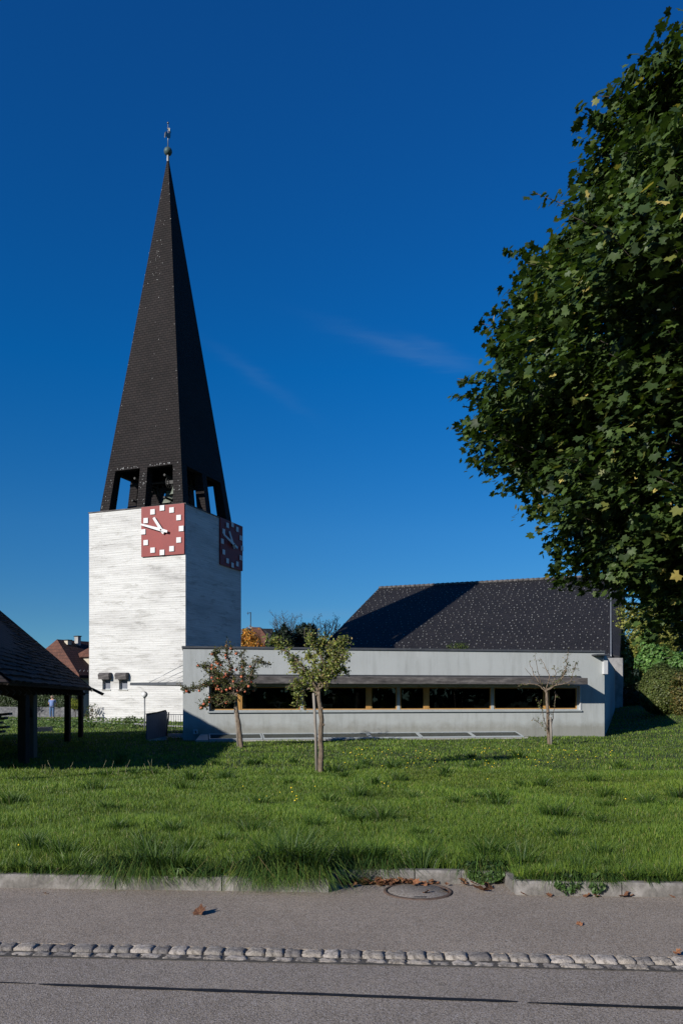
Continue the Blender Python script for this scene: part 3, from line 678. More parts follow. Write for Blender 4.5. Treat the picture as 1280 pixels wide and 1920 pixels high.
# light-well covers in front
lw = empty('lightwell_cover', qf(6,-.4,0), 'low sloping row of white-framed glass light-well covers at the foot of the grey building', 'skylight')
ls0, ls1 = sF(391), sF(967); zb, zf_ = .20, .045; dp = .80
sl = lambda s, d: qf(s, -d*dp, zb+(zf_-zb)*d)
edges = [391,490,590,687,780,877,967]
for i in range(6):
    a, c = sF(edges[i])+.012, sF(edges[i+1])-.012
    b = B()
    for s_ in (a, c-.05): b.add([sl(s_,0),sl(s_+.05,0),sl(s_+.05,1),sl(s_,1),*[v+Vector((0,0,.035)) for v in (sl(s_,0),sl(s_+.05,0),sl(s_+.05,1),sl(s_,1))]], [(0,1,2,3),(7,6,5,4),(4,5,1,0),(5,6,2,1),(6,7,3,2),(7,4,0,3)])
    for d0, d1 in ((.0,.10),(.9,1.0)): b.add([sl(a+.05,d0),sl(c-.05,d0),sl(c-.05,d1),sl(a+.05,d1),*[v+Vector((0,0,.035)) for v in (sl(a+.05,d0),sl(c-.05,d0),sl(c-.05,d1),sl(a+.05,d1))]], [(0,1,2,3),(7,6,5,4),(4,5,1,0),(5,6,2,1),(6,7,3,2),(7,4,0,3)])
    fr = b.build('frame', M['metal_grey'], lw)
    b = B(); up = Vector((0,0,.012)); v4 = [sl(a+.05,.1)+up, sl(c-.05,.1)+up, sl(c-.05,.9)+up, sl(a+.05,.9)+up]; b.add(v4+[v+Vector((0,0,.008)) for v in v4], [(0,1,2,3),(7,6,5,4)]); b.build('pane', M['glass_pale'], fr)
b = B(); b.add([qf(ls0-.02,-.004,-.2),qf(ls0-.28,-.004,-.2),qf(ls0-.45,-.9,-.2),qf(ls0-.02,-.9,-.2), qf(ls0-.02,-.004,.22),qf(ls0-.28,-.004,.22),qf(ls0-.45,-.9,.05),qf(ls0-.02,-.9,.05)], [(0,3,2,1)[::-1],(4,5,6,7)[::-1],(0,1,5,4),(1,2,6,5),(2,3,7,6),(3,0,4,7)])
b.obox(qf(ls0,-.86,-.2), ft*(ls1-ls0), fn*.06, (0,0,.235)); b.obox(qf(ls1+.01,-.86,-.2), ft*.12, fn*.84, (0,0,.24))
b.obox(qf(ls0,-.80,-.2), ft*(ls1-ls0), fn*.78, (0,0,.15)); b.build('concrete_upstand', M['concrete_light'], lw)

# entrance canopy, hung on rods, left of the annex
y_ = 39.0
ec = empty('entrance_canopy', (-8.5,39,0), 'thin grey metal entrance canopy hung on four rods at the left end of the building', 'canopy')
def pe(px, py, d): return P(px, py, d)
b = B(); A_ = [P(244,1283.5,38), P(312,1289,36.5), P(346,1286.5,36.2), P(380,1282,42)]
b.prism([(v.x,v.y,2.10) for v in A_], (0,0,.13)); b.build('canopy_slab', M['zinc_dark'], ec)
b = B()
for px, py, d in ((279,1282,37.5),(294,1282,38),(308,1282,38.4),(320,1282,38.8)):
    p = P(px, py, d); p.z = 2.22; b.tube([p, P(px+66,1246+ (px-279)*.35,d+.3)], .014, 5)
b.build('rods', M['galv'], ec)
b = B(); b.tube([(-7.1,40.5,0),(-7.1,40.5,2.1)], .05, 8); b.build('post', M['galv'], ec)
# annex entrance block behind the front wing
b = B(); b.prism([(-6.9,38.6,-.2),(-1,38.8,-.2),(-1,44,-.2),(-6.9,44,-.2)], (0,0,3.4)); b.build('entrance_block', M['stucco'], annex)

# ------------------------------------------------------------ church hall
church = empty('church_hall', (12,66,0), 'large church hall with broad dark speckled slate roof behind the low building', 'church')
R_ = Vector((24.31,72.5,EYE+10.9)); L_ = Vector((3.77,80.8,EYE+10.9)); eC = (R_-L_).normalized(); nC = Vector((-eC.y,eC.x,0)); pit = .465
def roofpt(x, y, dz=0):
    s = (R_-Vector((x,y,0))).to_2d().dot(nC.to_2d()); return Vector((x,y,R_.z-pit*s+dz))
ER = roofpt(.3353*56, 56); EL = roofpt(*(L_-nC*17.4).to_2d())
back = 12.0; BR = R_+nC*back-Vector((0,0,pit*back)); BL = L_+nC*back-Vector((0,0,pit*back))
b = B(); th = Vector((0,0,-.30))
b.hexa([EL+th, ER+th, R_+th, L_+th], [EL, ER, R_, L_])
b.hexa([L_+th, R_+th, BR+th, BL+th], [L_, R_, BR, BL]); rf = b.build('roof', M['slate_roof'], church)
b = B(); k = 46
for i in range(k):
    p = L_.lerp(R_, (i+.02)/k); q2 = L_.lerp(R_, (i+.96)/k); b.tube([p+Vector((0,0,.02)), q2+Vector((0,0,.05))], [.13,.15], 7)
b.build('ridge_tiles', M['concrete_dark'], rf)
b = B(); b.tube([ER+Vector((0,-.08,-.1)), EL+Vector((0,-.08,-.1))], .10, 8); b.build('gutter', M['zinc_dark'], rf)
b = B(); off = (eC*.05); b.hexa([ER+eC*.002+th*1.1, ER+off*1.8+th*1.1, R_+off*1.8+th*1.1, R_+eC*.002+th*1.1], [ER+eC*.002+Vector((0,0,.06)), ER+off*1.8+Vector((0,0,.06)), R_+off*1.8+Vector((0,0,.06)), R_+eC*.002+Vector((0,0,.06))]); b.build('verge_flashing', M['zinc'], rf)
b = B(); r = random.Random(9); rows = 30; nrmR = (nC*-pit+Vector((0,0,1))).normalized()
dn = ((EL-L_)).normalized()
for j in range(rows):
    for i in range(46):
        a = (i+.5*(j % 2)+r.uniform(-.32,.32))/46; c = (j+.4+r.uniform(-.2,.2))/rows
        if r.random() < .10 or not 0 < a < 1: continue
        p = L_.lerp(R_, a).lerp(EL.lerp(ER, a), c); s = r.choice([r.uniform(.03,.06), r.uniform(.06,.10)]); b.obox(p+nrmR*.01-eC*s/2, eC*s, dn*s*1.1, nrmR*.045)
tag(b.build('snow_hooks', M['hook'], rf), kind='stuff')
b = B(); p = P(1040,1206,57.2); p = roofpt(p.x, p.y+.6, .18)
for k in (0,.35): b.tube([p-eC*.9+dn*k, p+eC*1.0+dn*k], .03, 5)
for k in (-.7,0,.8): b.tube([p+eC*k-Vector((0,0,.18)), p+eC*k+Vector((0,0,.12))], .03, 5)
b.build('snow_guard', M['galv'], rf)
# walls
gw = Vector((0,0,0))
def flat(v, z): return Vector((v.x, v.y, z))
b = B(); inn_ = nC*.5
e0, e1 = EL+eC*.4+inn_, ER-eC*.5+inn_
b.prism([flat(e0,-.3), flat(e1,-.3), flat(e1+nC*.4,-.3), flat(e0+nC*.4,-.3)], (0,0,e1.z+.3-.20)); b.build('wall', M['concrete'], church)
b = B(); gl = lambda v: v+eC*.4
b.prism([flat(EL+eC*.4+nC*.91,-.3), flat(L_+eC*.4,-.3), gl(L_)-Vector((0,0,.35)), gl(EL)+nC*.91+Vector((0,0,.42-.45))], eC*.3); b.build('gable', M['slate_dark'], church)
# right gable: slated upper part standing proud, board-marked concrete below
g0 = ER+Vector((.10,.4,0)); g1 = R_+Vector((.10,0,0)); wv = Vector((.62,-.20,0))
wv2 = Vector((1.10,-.40,0))
b = B(); b.hexa([flat(g0,ER.z-.15), flat(g0,ER.z-.15)+wv, flat(g1,ER.z-.15)+wv2, flat(g1,ER.z-.15)], [g0+Vector((0,0,.15)), g0+wv+Vector((0,0,-.02)), g1+wv2, g1+Vector((0,0,.1))]); b.build('gable_cladding', M['slate_dark'], church)
b = B(); c0_ = flat(ER,-.2)+Vector((-2.6,-.55,0)); b.hexa([c0_, flat(ER,-.2)+Vector((.78,-.28+.0,0)), flat(g1,-.2)+wv2, flat(g1,-.2)-eC*3], [flat(c0_,ER.z-.17), flat(ER,ER.z-.17)+Vector((.78,-.28,0)), flat(g1,ER.z-.17)+wv2, flat(g1,ER.z-.17)-eC*3]); b.build('end_wall', M['concrete'], church)

# ------------------------------------------------------------ open barn at the left
barn = empty('open_barn', (-11,23,0), 'dark open timber barn with low steep tiled roof on posts at the left', 'barn')
bt = Vector((-.985,-.175,0)).normalized(); bl = Vector((-.212,.977,0)).normalized()   # leftwards, backwards
EF = Vector((-9.72,31.2,1.86)); 
pb = .875; half = 3.85; LBn = 16.6
EN = EF-bl*LBn+Vector((0,0,.0)); RF = EF+bt*half+Vector((0,0,pb*half)); RN = Vector((-12.7, 22.0, RF.z))
nup = bt.cross(bl)
b = B(); nn = 26; vs = []; fs = []   # right slope as overlapping wavy tile courses
cols = 90
def rp(a, c): return EN.lerp(EF, a).lerp(RN.lerp(RF, a), c)
nB = (Vector((0,0,1))-bt*pb).normalized()
for j in range(nn):
    c0b, c1b = j/nn, (j+1.12)/nn
    ring = []
    for i in range(cols+1):
        a = i/cols; w = .035*noise.noise(Vector((a*14, j*.35, 2)))+.02*noise.noise(Vector((i*1.7, j*2.3, 7)))
        jj = .010*noise.noise(Vector((i*2.1,j*1.9,4)))
        ring.append((rp(a, c0b+jj)+nB*(.055+w), rp(a, min(c1b,1))+nB*(.012+w)))
    o = len(vs)
    for p_, q_ in ring: vs += [p_, q_, p_-nB*.05]
    for i in range(cols):
        k = o+3*i; fs += [(k, k+1, k+4, k+3)[::-1], (k+2, k, k+3, k+5)[::-1]]
b.add(vs, [f[::-1] for f in fs]); 
dd = -nB*.08
lv = lambda p: p+bt*half*1.0-Vector((0,0,pb*half))
LF = RF+bt*half-Vector((0,0,pb*half)); LN = EN+bt*half*2
b.hexa([EN+dd, EF+dd, RF+dd, RN+dd][::-1], [EN-nB*.01, EF-nB*.01, RF-nB*.01, RN-nB*.01][::-1])
b.hexa([LN-Vector((0,0,.12)), LF-Vector((0,0,.12)), RF-Vector((0,0,.12)), RN-Vector((0,0,.12))], [LN, LF, RF, RN])
b.prism([EN+Vector((-.02,-.03,0)), RN+Vector((0,-.03,0)), LN+Vector((0,-.03,0))], (0,.06,-.05))
b.build('roof', M['tile_barn'], barn)
b = B()
for k in range(24):
    a = (k+.3)/24; p = EN.lerp(EF, a); b.obox(p+bt*.02-bl*.05-nB*.24, (bt+Vector((0,0,pb*.9)))*1.2, bl*.1, -nB*.09)
b.obox(EN+bt*.75-Vector((0,0,-.30)), bl*LBn, bt*.16, (0,0,.16)); b.build('rafters', M['wood_old'], barn)
b = B(); b.obox(EF+bl*.02+Vector((.0,0,-.1)), (bt+Vector((0,0,pb)))*half, bl*.05, (0,0,.16)); 
b.prism([EF+Vector((.02,-.02,-.05)), EF+Vector((.02,-.02,.06)), EF+Vector((.50,-.1,-.16)), EF+Vector((.42,-.1,-.24))], bl*.35); b.build('verge_board', M['wood_old'], barn)
for px, d, wd in ((44.5,18.6,.19),(127,28.2,.17),(151.5,31.0,.15),(-40,14.5,.2)):
    x, y = XY(px, d); b = B(); b.obox((x-wd/2,y-wd/2,-.1), (wd,-.02,0), (.02,wd,0), (0,0,2.02)); b.obox((x-wd/2+.02,y-.0,1.55), (wd*.6,0,0), bl*.5+Vector((0,0,.35)), (0,0,.09)); b.build('post', M['wood_old'], barn)
# back wall with arch
b = B(); wy = 20.6; n = 12; ax, aw, ah = -8.85, .78, 1.05
def wl(x, z, d=0): return Vector((x, wy+(x+8)*.175+d, z))
pts = [(-16,-.2),(ax-aw,-.2),(ax-aw,ah)]+[(ax-aw*math.cos(math.pi*i/n), ah+aw*.75*math.sin(math.pi*i/n)) for i in range(1,n)]+[(ax+aw,ah),(ax+aw,-.2),(-7.92,-.2),(-7.92,2.2),(-16,2.2)]
b.prism([wl(x,z) for x, z in pts], (0,.25,0)); b.build('wall', M['plaster_old'], barn)
b = B()
for k in range(n): 
    a0, a1 = math.pi*k/n, math.pi*(k+1)/n
    b.prism([wl(ax-r_*math.cos(a), ah+r_*.8*math.sin(a), -.04) for r_, a in ((aw,a0),(aw+.14,a0),(aw+.14,a1),(aw,a1))], (0,.05,0))
b.build('arch_surround', M['wood_old'], barn)
b = B(); b.obox((-19,27.6,-.1), (6.4,1.2,0), (0,.2,0), (0,0,2.0)); b.obox((-17,14,-.1), (.2,0,0), (0,14,0), (0,0,2.6)); b.build('back_wall', M['wood_old'], barn)
# gable infill
b = B(); b.prism([EF+bt*.6-bl*.3+Vector((0,0,.25)), LF-bt*.6-bl*.3+Vector((0,0,.25)), RF-bl*.3-Vector((0,0,.3))], bl*.1); b.build('gable_boards', M['wood_old'], barn)
# planks in the barn
LB = ['lowest grey plank of the stack in the barn', 'second grey plank of the stack in the barn', 'third grey plank of the stack in the barn', 'fourth grey plank of the stack in the barn', 'topmost grey plank of the stack in the barn']
for i in range(5):
    b = B(); z = .62+.085*i; x0 = -11.3+.1*math.sin(i*2.1); b.obox((x0,19.0+.05*i,z-.12), (3.2,.1,.22+.02*i), (0,.22,0), (0,0,.06)); tag(b.build('plank', M['wood_grey']), LB[i], 'plank', 'grey planks stored in the barn')
b = B()
for x in (-10.9,-9.0): b.box(x,x+.12,19.0,19.35,-.05,.56)
tag(b.build('plank_trestle', M['wood_old']), 'dark timber trestle under the stacked planks in the barn', 'trestle')
for i, (xa, za, xb, zb_, l) in enumerate([(-8.42,.0,-7.95,1.15,'pale pole leaning against the front barn post'),(-8.75,.0,-8.2,1.0,'darker board leaning behind the pale pole in the barn')]):
    b = B(); b.obox((xa,18.45+.2*i,za), (.05+.04*i,0,0), (0,.04,0), (xb-xa,.15,zb_-za)); tag(b.build('leaning_plank', M['wood_grey']), l, 'plank')
b = B(); a = P(47,1364,27.5); b.prism([P(46,1363,27.2), P(62,1363.5,27.2), P(67,1383,27.0), P(46,1390,26.6)], (0,.05,0)); tag(b.build('wooden_board', M['wood_board']), 'brown wooden board leaning low beside the front barn post', 'board')
b = B(); x0, x1 = XY(60,36)[0], XY(127,38)[0]; b.obox((x0,34.6,-.2), (x1-x0,1.2,0), (0,.25,0), (0,0,.42)); tag(b.build('low_wall', M['pebble']), 'low pebbly concrete wall edging the planted bed behind the barn', 'wall')

# ------------------------------------------------------------ yard: lamp, ramp, railing, path
lx, ly = XY(271.5, 38.6)
lamp = empty('garden_lamp', (lx,ly,0), 'slim grey lamp post with white globe in front of the tower', 'lamp')
b = B(); b.tube([(lx,ly,-.1),(lx,ly,1.5)], .035, 10); b.build('post', M['zinc'], lamp)
b = B(); b.tube([(lx,ly,1.50),(lx,ly,1.57)], .06, 10); b.build('collar', M['zinc_dark'], lamp)
b = B(); b.sphere((lx,ly,1.67), .145, 24, 16); b.build('globe', M['globe'], lamp)
rs = empty('ramp_screen', (-7.2,31,0), 'low blue-grey sheet metal screen wall beside the steps at the building corner', 'screen')
a0, a1 = Vector((-7.05,28.9,0)), Vector((-7.52,34.4,0)); dv = (a1-a0); 
b = B(); k = 9
for i in range(k):
    p, q_ = a0.lerp(a1, i/k), a0.lerp(a1, (i+.9)/k); b.hexa([p+Vector((0,0,.02+.06*i/k*0)), p+Vector((.05,0,.02)), q_+Vector((.05,0,.02)), q_+Vector((0,0,.02))], [p+Vector((0,0,.93)), p+Vector((.05,0,.93)), q_+Vector((.05,0,.93)), q_+Vector((0,0,.93))])
a3 = Vector((-6.15,28.6,0))
# front panel facing the camera
s0, s1 = P(276,1387,28.4), P(311,1380,29.6)
for i in range(k):
    p, q_ = s0.lerp(s1, i/k), s0.lerp(s1, (i+.93)/k); tz = EYE-(36-7.5*i/k)/F*28.8; tz2 = EYE-(36-7.5*(i+1)/k)/F*28.9
    b.hexa([p, q_, q_+Vector((0,.04,0)), p+Vector((0,.04,0))], [flat(p,tz), flat(q_,tz2), flat(q_,tz2)+Vector((0,.04,0)), flat(p,tz)+Vector((0,.04,0))])
b.build('sheet_panels', M['clad'], rs)
b = B(); b.prism([P(276,1389,28.38), P(311,1389,28.9), P(311,1380.5,28.9), P(277,1387.3,28.38)], (0,.2,0)); b.build('plinth', M['concrete'], rs)
b = B(); b.tube([flat(s0,EYE-36/F*28.8+.02), flat(s1,EYE-28.5/F*28.9+.02)], .022, 6); b.tube([flat(a0,.95), flat(a1,.95)], .02, 6); b.build('rail', M['iron'], rs)
rl = empty('railing', (-6.4,31,0), 'thin grey bar railing between the metal screen and the building corner', 'railing')
for i in range(7):
    p = P(317+i*4.4, 1382, 31.2); b = B(); b.tube([flat(p,-.1), flat(p,.85)], .009, 5); b.build('bar', M['galv'], rl)
b = B(); b.tube([P(314,1340,31.2), P(350,1340,31.2)], .016, 6); b.build('top_rail', M['galv'], rl); b = B(); b.tube([P(314,1376,31.2), P(350,1376,31.2)], .010, 6); b.build('bottom_rail', M['galv'], rl)
b = B(); b.tube([P(312,1380,29.8), P(316.5,1336,30.6)], .025, 6); b.build('slanted_post', M['iron'], rl)
b = B()
for i in range(3): b.obox((-6.7,29.9+.5*i,-.25), (1.0,.16,0), (0,.5,0), (0,0,.14+.12*i))
tag(b.build('steps', M['concrete_light']), 'short flight of pale concrete steps behind the thin railing', 'steps')
def ribbon(name, pts, w, mat, z=.012):
    b = B(); vs = []
    fine = []
    for i in range(len(pts)-1):
        for k in range(8): fine.append(Vector(pts[i]).lerp(Vector(pts[i+1]), k/8))
    fine.append(Vector(pts[-1]))
    for i, p in enumerate(fine):
        d = (fine[min(i+1,len(fine)-1)]-fine[max(i-1,0)]).normalized(); n_ = Vector((-d.y,d.x))
        for s in (-1,1): q_ = p+n_*w/2*s; vs.append((q_.x,q_.y,gz(q_.x,q_.y)+z))
    b.add(vs, [(2*i,2*i+2,2*i+3,2*i+1)[::-1] for i in range(len(fine)-1)]); return tag(b.build(name, mat, origin=(0,0,0)), kind='structure')
PATH = [(-30,57.5),(-20,53.5),(-15.6,49.6),(-12,45.3),(-9.4,42),(-6.6,40.5)]
ribbon('path', PATH, 1.3, M['path'], .03)
ribbon('garden_path', [(-21,61),(-17.4,57.5),(-15.9,50.2)], 1.6, M['path'], .026)

# ------------------------------------------------------------ houses behind
def gable_house(name, A, dirv, L, depth, ez, rz, roofmat, wallmat, label, over=.5, hip=0):
    A = Vector((*A,0)); d = Vector((*dirv,0)).normalized(); n_ = Vector((d.y,-d.x,0))   # n_ towards camera side
    t = empty(name, A+d*L/2, label, 'house')
    h = depth/2; r0, r1 = flat(A,rz)+d*hip, flat(A,rz)+d*L
    b = B(); b.prism([A+n_*(h-over)+d*over-Vector((0,0,.3)), A+n_*(h-over)+d*(L-over)-Vector((0,0,.3)), A-n_*(h-over)+d*(L-over)-Vector((0,0,.3)), A-n_*(h-over)+d*over-Vector((0,0,.3))], (0,0,ez+.45)); b.build('wall', wallmat, t)
    b = B(); e0, e1, e2_, e3 = flat(A,ez)+n_*h, flat(A,ez)+n_*h+d*L, flat(A,ez)-n_*h+d*L, flat(A,ez)-n_*h; th = Vector((0,0,-.25))
    b.add([e0,e1,r1,r0,e2_,e3,e0+th,e1+th,e2_+th,e3+th], [(0,1,2,3),(3,2,4,5),(0,6,7,1),(4,8,9,5),(6,9,8,7)]+([] if hip else [(0,3,5,9,6)])+[(1,7,8,4,2)]); rfo = b.build('roof', roofmat, t)
    if hip: b = B(); b.add([e0+Vector((0,0,.002)),r0,e3,e0+th,e3+th], [(0,1,2),(0,2,4,3)]); b.build('hip_end', M['tile_orange_lit'], rfo)  # hip end of the same roof, its sunlit tone painted in
    return t, rfo, A, d, n_
HA = XY(84, 75); t, rfo, A, d, n_ = gable_house('red_roofed_house', HA, (.53,.85), 16, 9.6, 3.5, EYE+108/F*75, M['tile_red'], M['plaster'], 'red-tiled house with chimneys and dormer standing behind the tower at the left', .5, 1.4)
rz = EYE+108/F*75
for s, w, h_, m in ((2.0,.45,.05,'plaster'),(3.2,.36,.5,'concrete')):
    p = flat(A,rz-.5)+d*s+n_*.3; b = B(); b.obox(p, d*w, n_*.5, (0,0,h_+.35)); ch = b.build('chimney', M[m], rfo); b = B(); b.obox(p+Vector((0,0,h_+.352))-d*.06-n_*.06, d*(w+.12), n_*.62, (0,0,.08)); b.build('chimney_cap', M['iron'], ch)
p = flat(A,rz-2.5)+d*2.35+n_*2.05
b = B(); b.obox(p-Vector((0,0,.6)), d*2.2, n_*1.5, (0,0,1.35)); dm = b.build('dormer', M['plaster'], t)
b = B(); q1 = p+Vector((0,0,.75)); b.add([q1-d*.3+n_*1.9, q1+d*2.5+n_*1.9, q1+d*2.5-n_*.9, q1-d*.3-n_*.9, q1+d*.5+n_*.9+Vector((0,0,1.0)), q1+d*2.5+n_*-.4+Vector((0,0,1.0))], [(0,1,5,4),(3,0,4),(2,3,4,5),(1,2,5),(3,2,1,0)]); b.build('dormer_roof', M['tile_orange_lit'], dm)  # dormer tiles take the painted sunlit tone too
b = B()
for i in range(9): q2 = flat(A,3.5+.35)+n_*(4.4)+d*(.4+i*.45); b.tube([q2, q2+Vector((0,0,.16))+d*.12], .03, 4)
b.build('snow_guard', M['galv'], rfo)
for i in range(3):
    q2 = flat(A,2.2)+n_*4.302+d*(.9+i*2.2)
    b = B(); b.prism([q2-Vector((0,0,.5))]+[q2+d*.4+d*-.4*math.cos(math.pi*k/8)+Vector((0,0,.5*math.sin(math.pi*k/8))) for k in range(9)]+[q2+d*.8-Vector((0,0,.5))], n_*.04); w_ = b.build('arched_window', M['metal_white'], t)
    b = B(); b.obox(q2+d*.1+n_*.041-Vector((0,0,.42)), d*.6, n_*.02, (0,0,.75)); b.build('pane', M['dark_room'], w_)
HB = XY(470, 84); t2, rf2, A2, d2, n2 = gable_house('grey_roofed_house', XY(455,95), (.985,.17), 3.6, 7, 6.0, EYE+127/F*95, M['slate_roof'], M['plaster'], 'distant house gable with dark roof behind the orange tree', .3)
b = B(); b.prism([P(472,1176,93), P(487,1176,93), P(500,1193,92), P(494,1218,92), P(472,1218,92)], (0,.4,0)); b.build('hipped_gable', M['tile_orange_lit'], t2)
b = B(); b.prism([P(487,1175,93.6), P(512,1192,92), P(522,1206,92), P(522,1222,92), P(494,1222,92), P(500,1193,92.3)], (0,2.4,0)); b.build('side_roof', M['slate_dark'], t2)
ant = empty('roof_antenna', P(470,1200,94), 'thin mast antenna rising above the distant house roof', 'antenna')
b = B(); b.tube([P(470,1215,94), P(470,1148,94)], .05, 6); b.build('mast', M['iron'], ant)
b = B(); b.tube([P(463,1150,94), P(471,1148.5,94)], .035, 5); b.tube([P(465,1153,94), P(465,1147,94)], .025, 5); b.build('crossbar', M['iron'], ant)

# garden wall, hedge behind person
b = B(); a = XY(20,61); c = XY(150,58.5); dv = Vector((c[0]-a[0],c[1]-a[1],0)); b.obox((a[0]-4,a[1]+.6,-.2), dv*1.02+Vector((4,-.4,0)), (0,.4,0), (0,0,.98)); tag(b.build('garden_wall', M['stone']), 'dark rubble stone garden wall behind the gardening person', 'wall')

# ------------------------------------------------------------ foliage
def shell(blobs, n, thick=.35, lump=.25, lf=1.2, seed=0, up=.4):
    """points near the surface of ellipsoid blobs, with outward normals; lumpy, with gaps"""
    pos, nr = [], []
    w = np.array([b_[3]*b_[5]+b_[4]*b_[5]+b_[3]*b_[4] for b_ in blobs]); w = w/w.sum()
    cnt = rng.multinomial(n, w)
    for (x,y,z,rx,ry,rz), k in zip(blobs, cnt):
        d = unit(rng.normal(size=(k,3))); rr = 1-thick*rng.random(k)**1.6
        nz = np.array([noise.noise(Vector(q_)*lf+Vector((seed,x,z))) for q_ in d*1.6])
        rr = rr*(1+lump*nz*1.6)
        p = np.array([x,y,z])+d*rr[:,None]*np.array([rx,ry,rz])
        gap = np.array([noise.noise(Vector(q_)*(1.6/max(rx,.5))+Vector((seed*2,0,5))) for q_ in p])
        keep = gap > -.28
        pos.append(p[keep]); nr.append((unit(d/np.array([rx,ry,rz]))+rng.normal(size=(k,3))*.45+np.array([0,0,up]))[keep])
    return np.vstack(pos), np.vstack(nr)
def simple_tree(name, base, blobs, n, size, cols, wts, label, cat='tree', kind='spray', trunk=.2, mat='leaf', group=None, limbs=10, **kw):
    bx, by = base; bz_ = gz(bx,by)
    t = empty(name, (bx,by,bz_), label, cat, group)
    p, nr = shell(blobs, n, seed=len(WL), **kw)
    leaves('foliage' if cat != 'tree' else 'crown', p, nr, size*(.7+.6*rng.random(len(p))), kind, palette(len(p), cols, wts), M[mat], t)
    top = max(b_[2]+b_[5]*.6 for b_ in blobs); b = B()
    pts = [Vector((bx+.1*math.sin(k), by, bz_-.1+(top-bz_)*k/6)) for k in range(7)]; b.tube(pts, [trunk*(1-.13*k) for k in range(7)], 8)
    for i in range(limbs):
        s = pts[1+i % 5]; q_ = p[rng.integers(len(p))]; q_ = s.lerp(Vector(q_), .85); m = s.lerp(q_, .5)+Vector((0,0,.1)); b.tube([s, m, q_], [trunk*.35, trunk*.2, trunk*.07], 5)
    b.build('trunk', M['bark_dark'], t); return t

def pxr(px, py, d, rx, ry=None, rz=None):
    p = P(px, py, d); return (p.x, p.y, p.z, rx, ry or rx, rz or rx)
# background trees
simple_tree('autumn_tree', XY(462,72), [pxr(452,1200,72,1.1,1.1,1.0), pxr(468,1198,72,.95,1,1.1), pxr(480,1212,72,.7,.8,.9), pxr(458,1215,72,1.4,1.2,1.2), pxr(485,1225,72,.6,.6,.6)], 3600, .20,
    [(.52,.24,.035),(.40,.15,.02),(.60,.34,.08),(.2,.14,.03)], [4,2,3,1], 'orange autumn tree beside the shaded side of the tower')
for nm, bl_, lab, bs_ in (('dark_conifer', [pxr(520,1204,78,.75,.8,1.2), pxr(534,1198,78,.65,.8,1.4), pxr(512,1212,78,.6,.8,1.0), pxr(543,1208,78,.55,.8,1.2), pxr(527,1218,78,1.4,1,1.3)], 'left one of two dark conifers behind the flat roof', 527),
                     ('dark_conifer', [pxr(570,1190,80,.7,.8,1.2), pxr(583,1198,80,.7,.8,1.6), pxr(560,1200,80,.65,.8,1.4), pxr(553,1212,80,.5,.8,1.0), pxr(574,1215,80,1.5,1,1.6)], 'right and slightly taller one of two dark conifers', 572)):
    simple_tree(nm, XY(bs_,79), bl_, 9000, .24, [(.008,.014,.009),(.012,.02,.011),(.018,.026,.014)], [3,3,1], lab, kind='spray', mat='needle', group='dark conifers beyond the flat roof')
def bare_tree(name, base_px, top_pys, d, spread, label, seed, dens=26, leafcol=None):
    r = random.Random(seed); bx, by = XY(base_px, d); t = empty(name, (bx,by,0), label, 'tree'); b = B(); tips = []
    ztop = EYE+(HZ-top_pys)/F*d
    b.tube([(bx,by,-.1),(bx+.05,by,ztop*.5),(bx,by,ztop*.97)], [.12,.07,.015], 6)
    for i in range(dens):
        z0 = ztop*r.uniform(.45,.85); a = r.uniform(0,6.28); L = spread*r.uniform(.5,1)*(1.2-(z0/ztop-.4))
        s = Vector((bx,by,z0)); e_ = s+Vector((math.cos(a)*L, math.sin(a)*L, (ztop-z0)*r.uniform(.6,1.0)))
        m = s.lerp(e_, .5)+Vector((math.cos(a),math.sin(a),-.4))*.12*L; b.tube([s,m,e_], [.035,.022,.012], 4)
        for k in range(5):
            s2 = m.lerp(e_, r.random()); e3 = s2+Vector((r.uniform(-1,1),r.uniform(-1,1),r.uniform(.4,1.2)))*.28*spread; b.tube([s2,e3], [.014,.008], 3); tips.append(e3)
    b.build('trunk', M['bark_dark'], t)
    tp = np.array([list(v+Vector((r.uniform(-.1,.1),0,r.uniform(-.15,.1)))) for v in tips for _ in range(2)])
    leaves('crown', tp, rng.normal(size=(len(tp),3)), .10, 'oval', palette(len(tp), leafcol or [(.06,.05,.03),(.10,.08,.04)], [1,1]), M['leaf'], t)
bare_tree('bare_tree', 536, 1154, 84, 1.9, 'thin nearly bare tree showing between the two dark conifers', 3, 40)
bare_tree('bare_tree', 611, 1160, 70, 1.5, 'thin leafless tree just left of the hall roof', 8, 34)
simple_tree('courtyard_tree', XY(858,43.5), [pxr(852,1215,43.5,.5,.5,.30), pxr(866,1214,43.5,.42,.5,.30), pxr(858,1235,43.5,.9,.8,.6)], 1800, .10, [(.05,.075,.02),(.08,.10,.03),(.03,.05,.015)], [2,2,1], 'green treetop just peeking over the flat roof parapet', trunk=.07)
# right background
EV = [(.18,.19,.035),(.13,.14,.028),(.25,.25,.055),(.07,.085,.02)]
simple_tree('evergreen_tree', XY(1200,62), [pxr(1182,1195,62,1.6,1.8,2.7), pxr(1215,1185,62,1.9,2,2.6), pxr(1176,1255,61,1.3,1.6,2.2), pxr(1205,1250,61,1.9,2,2.4), pxr(1235,1190,62,1.5,2,3.0)], 24000, .19, EV, [3,3,2,2], 'tall yellow-green scaly evergreen beside the hall gable', trunk=.25)
simple_tree('bright_shrub', XY(1222,53), [pxr(1216,1212,53,.6,.8,1.1), pxr(1232,1235,53,1.1,1,.8), pxr(1212,1240,53,.7,.8,.7), pxr(1262,1238,53,1.2,1.1,.6), pxr(1280,1245,52,1.0,1.1,.7)], 6500, .24, [(.085,.17,.04),(.12,.22,.05),(.06,.12,.03)], [2,2,1], 'bright leafy green shrub between the evergreen and the clipped bush', 'shrub', kind='oval')
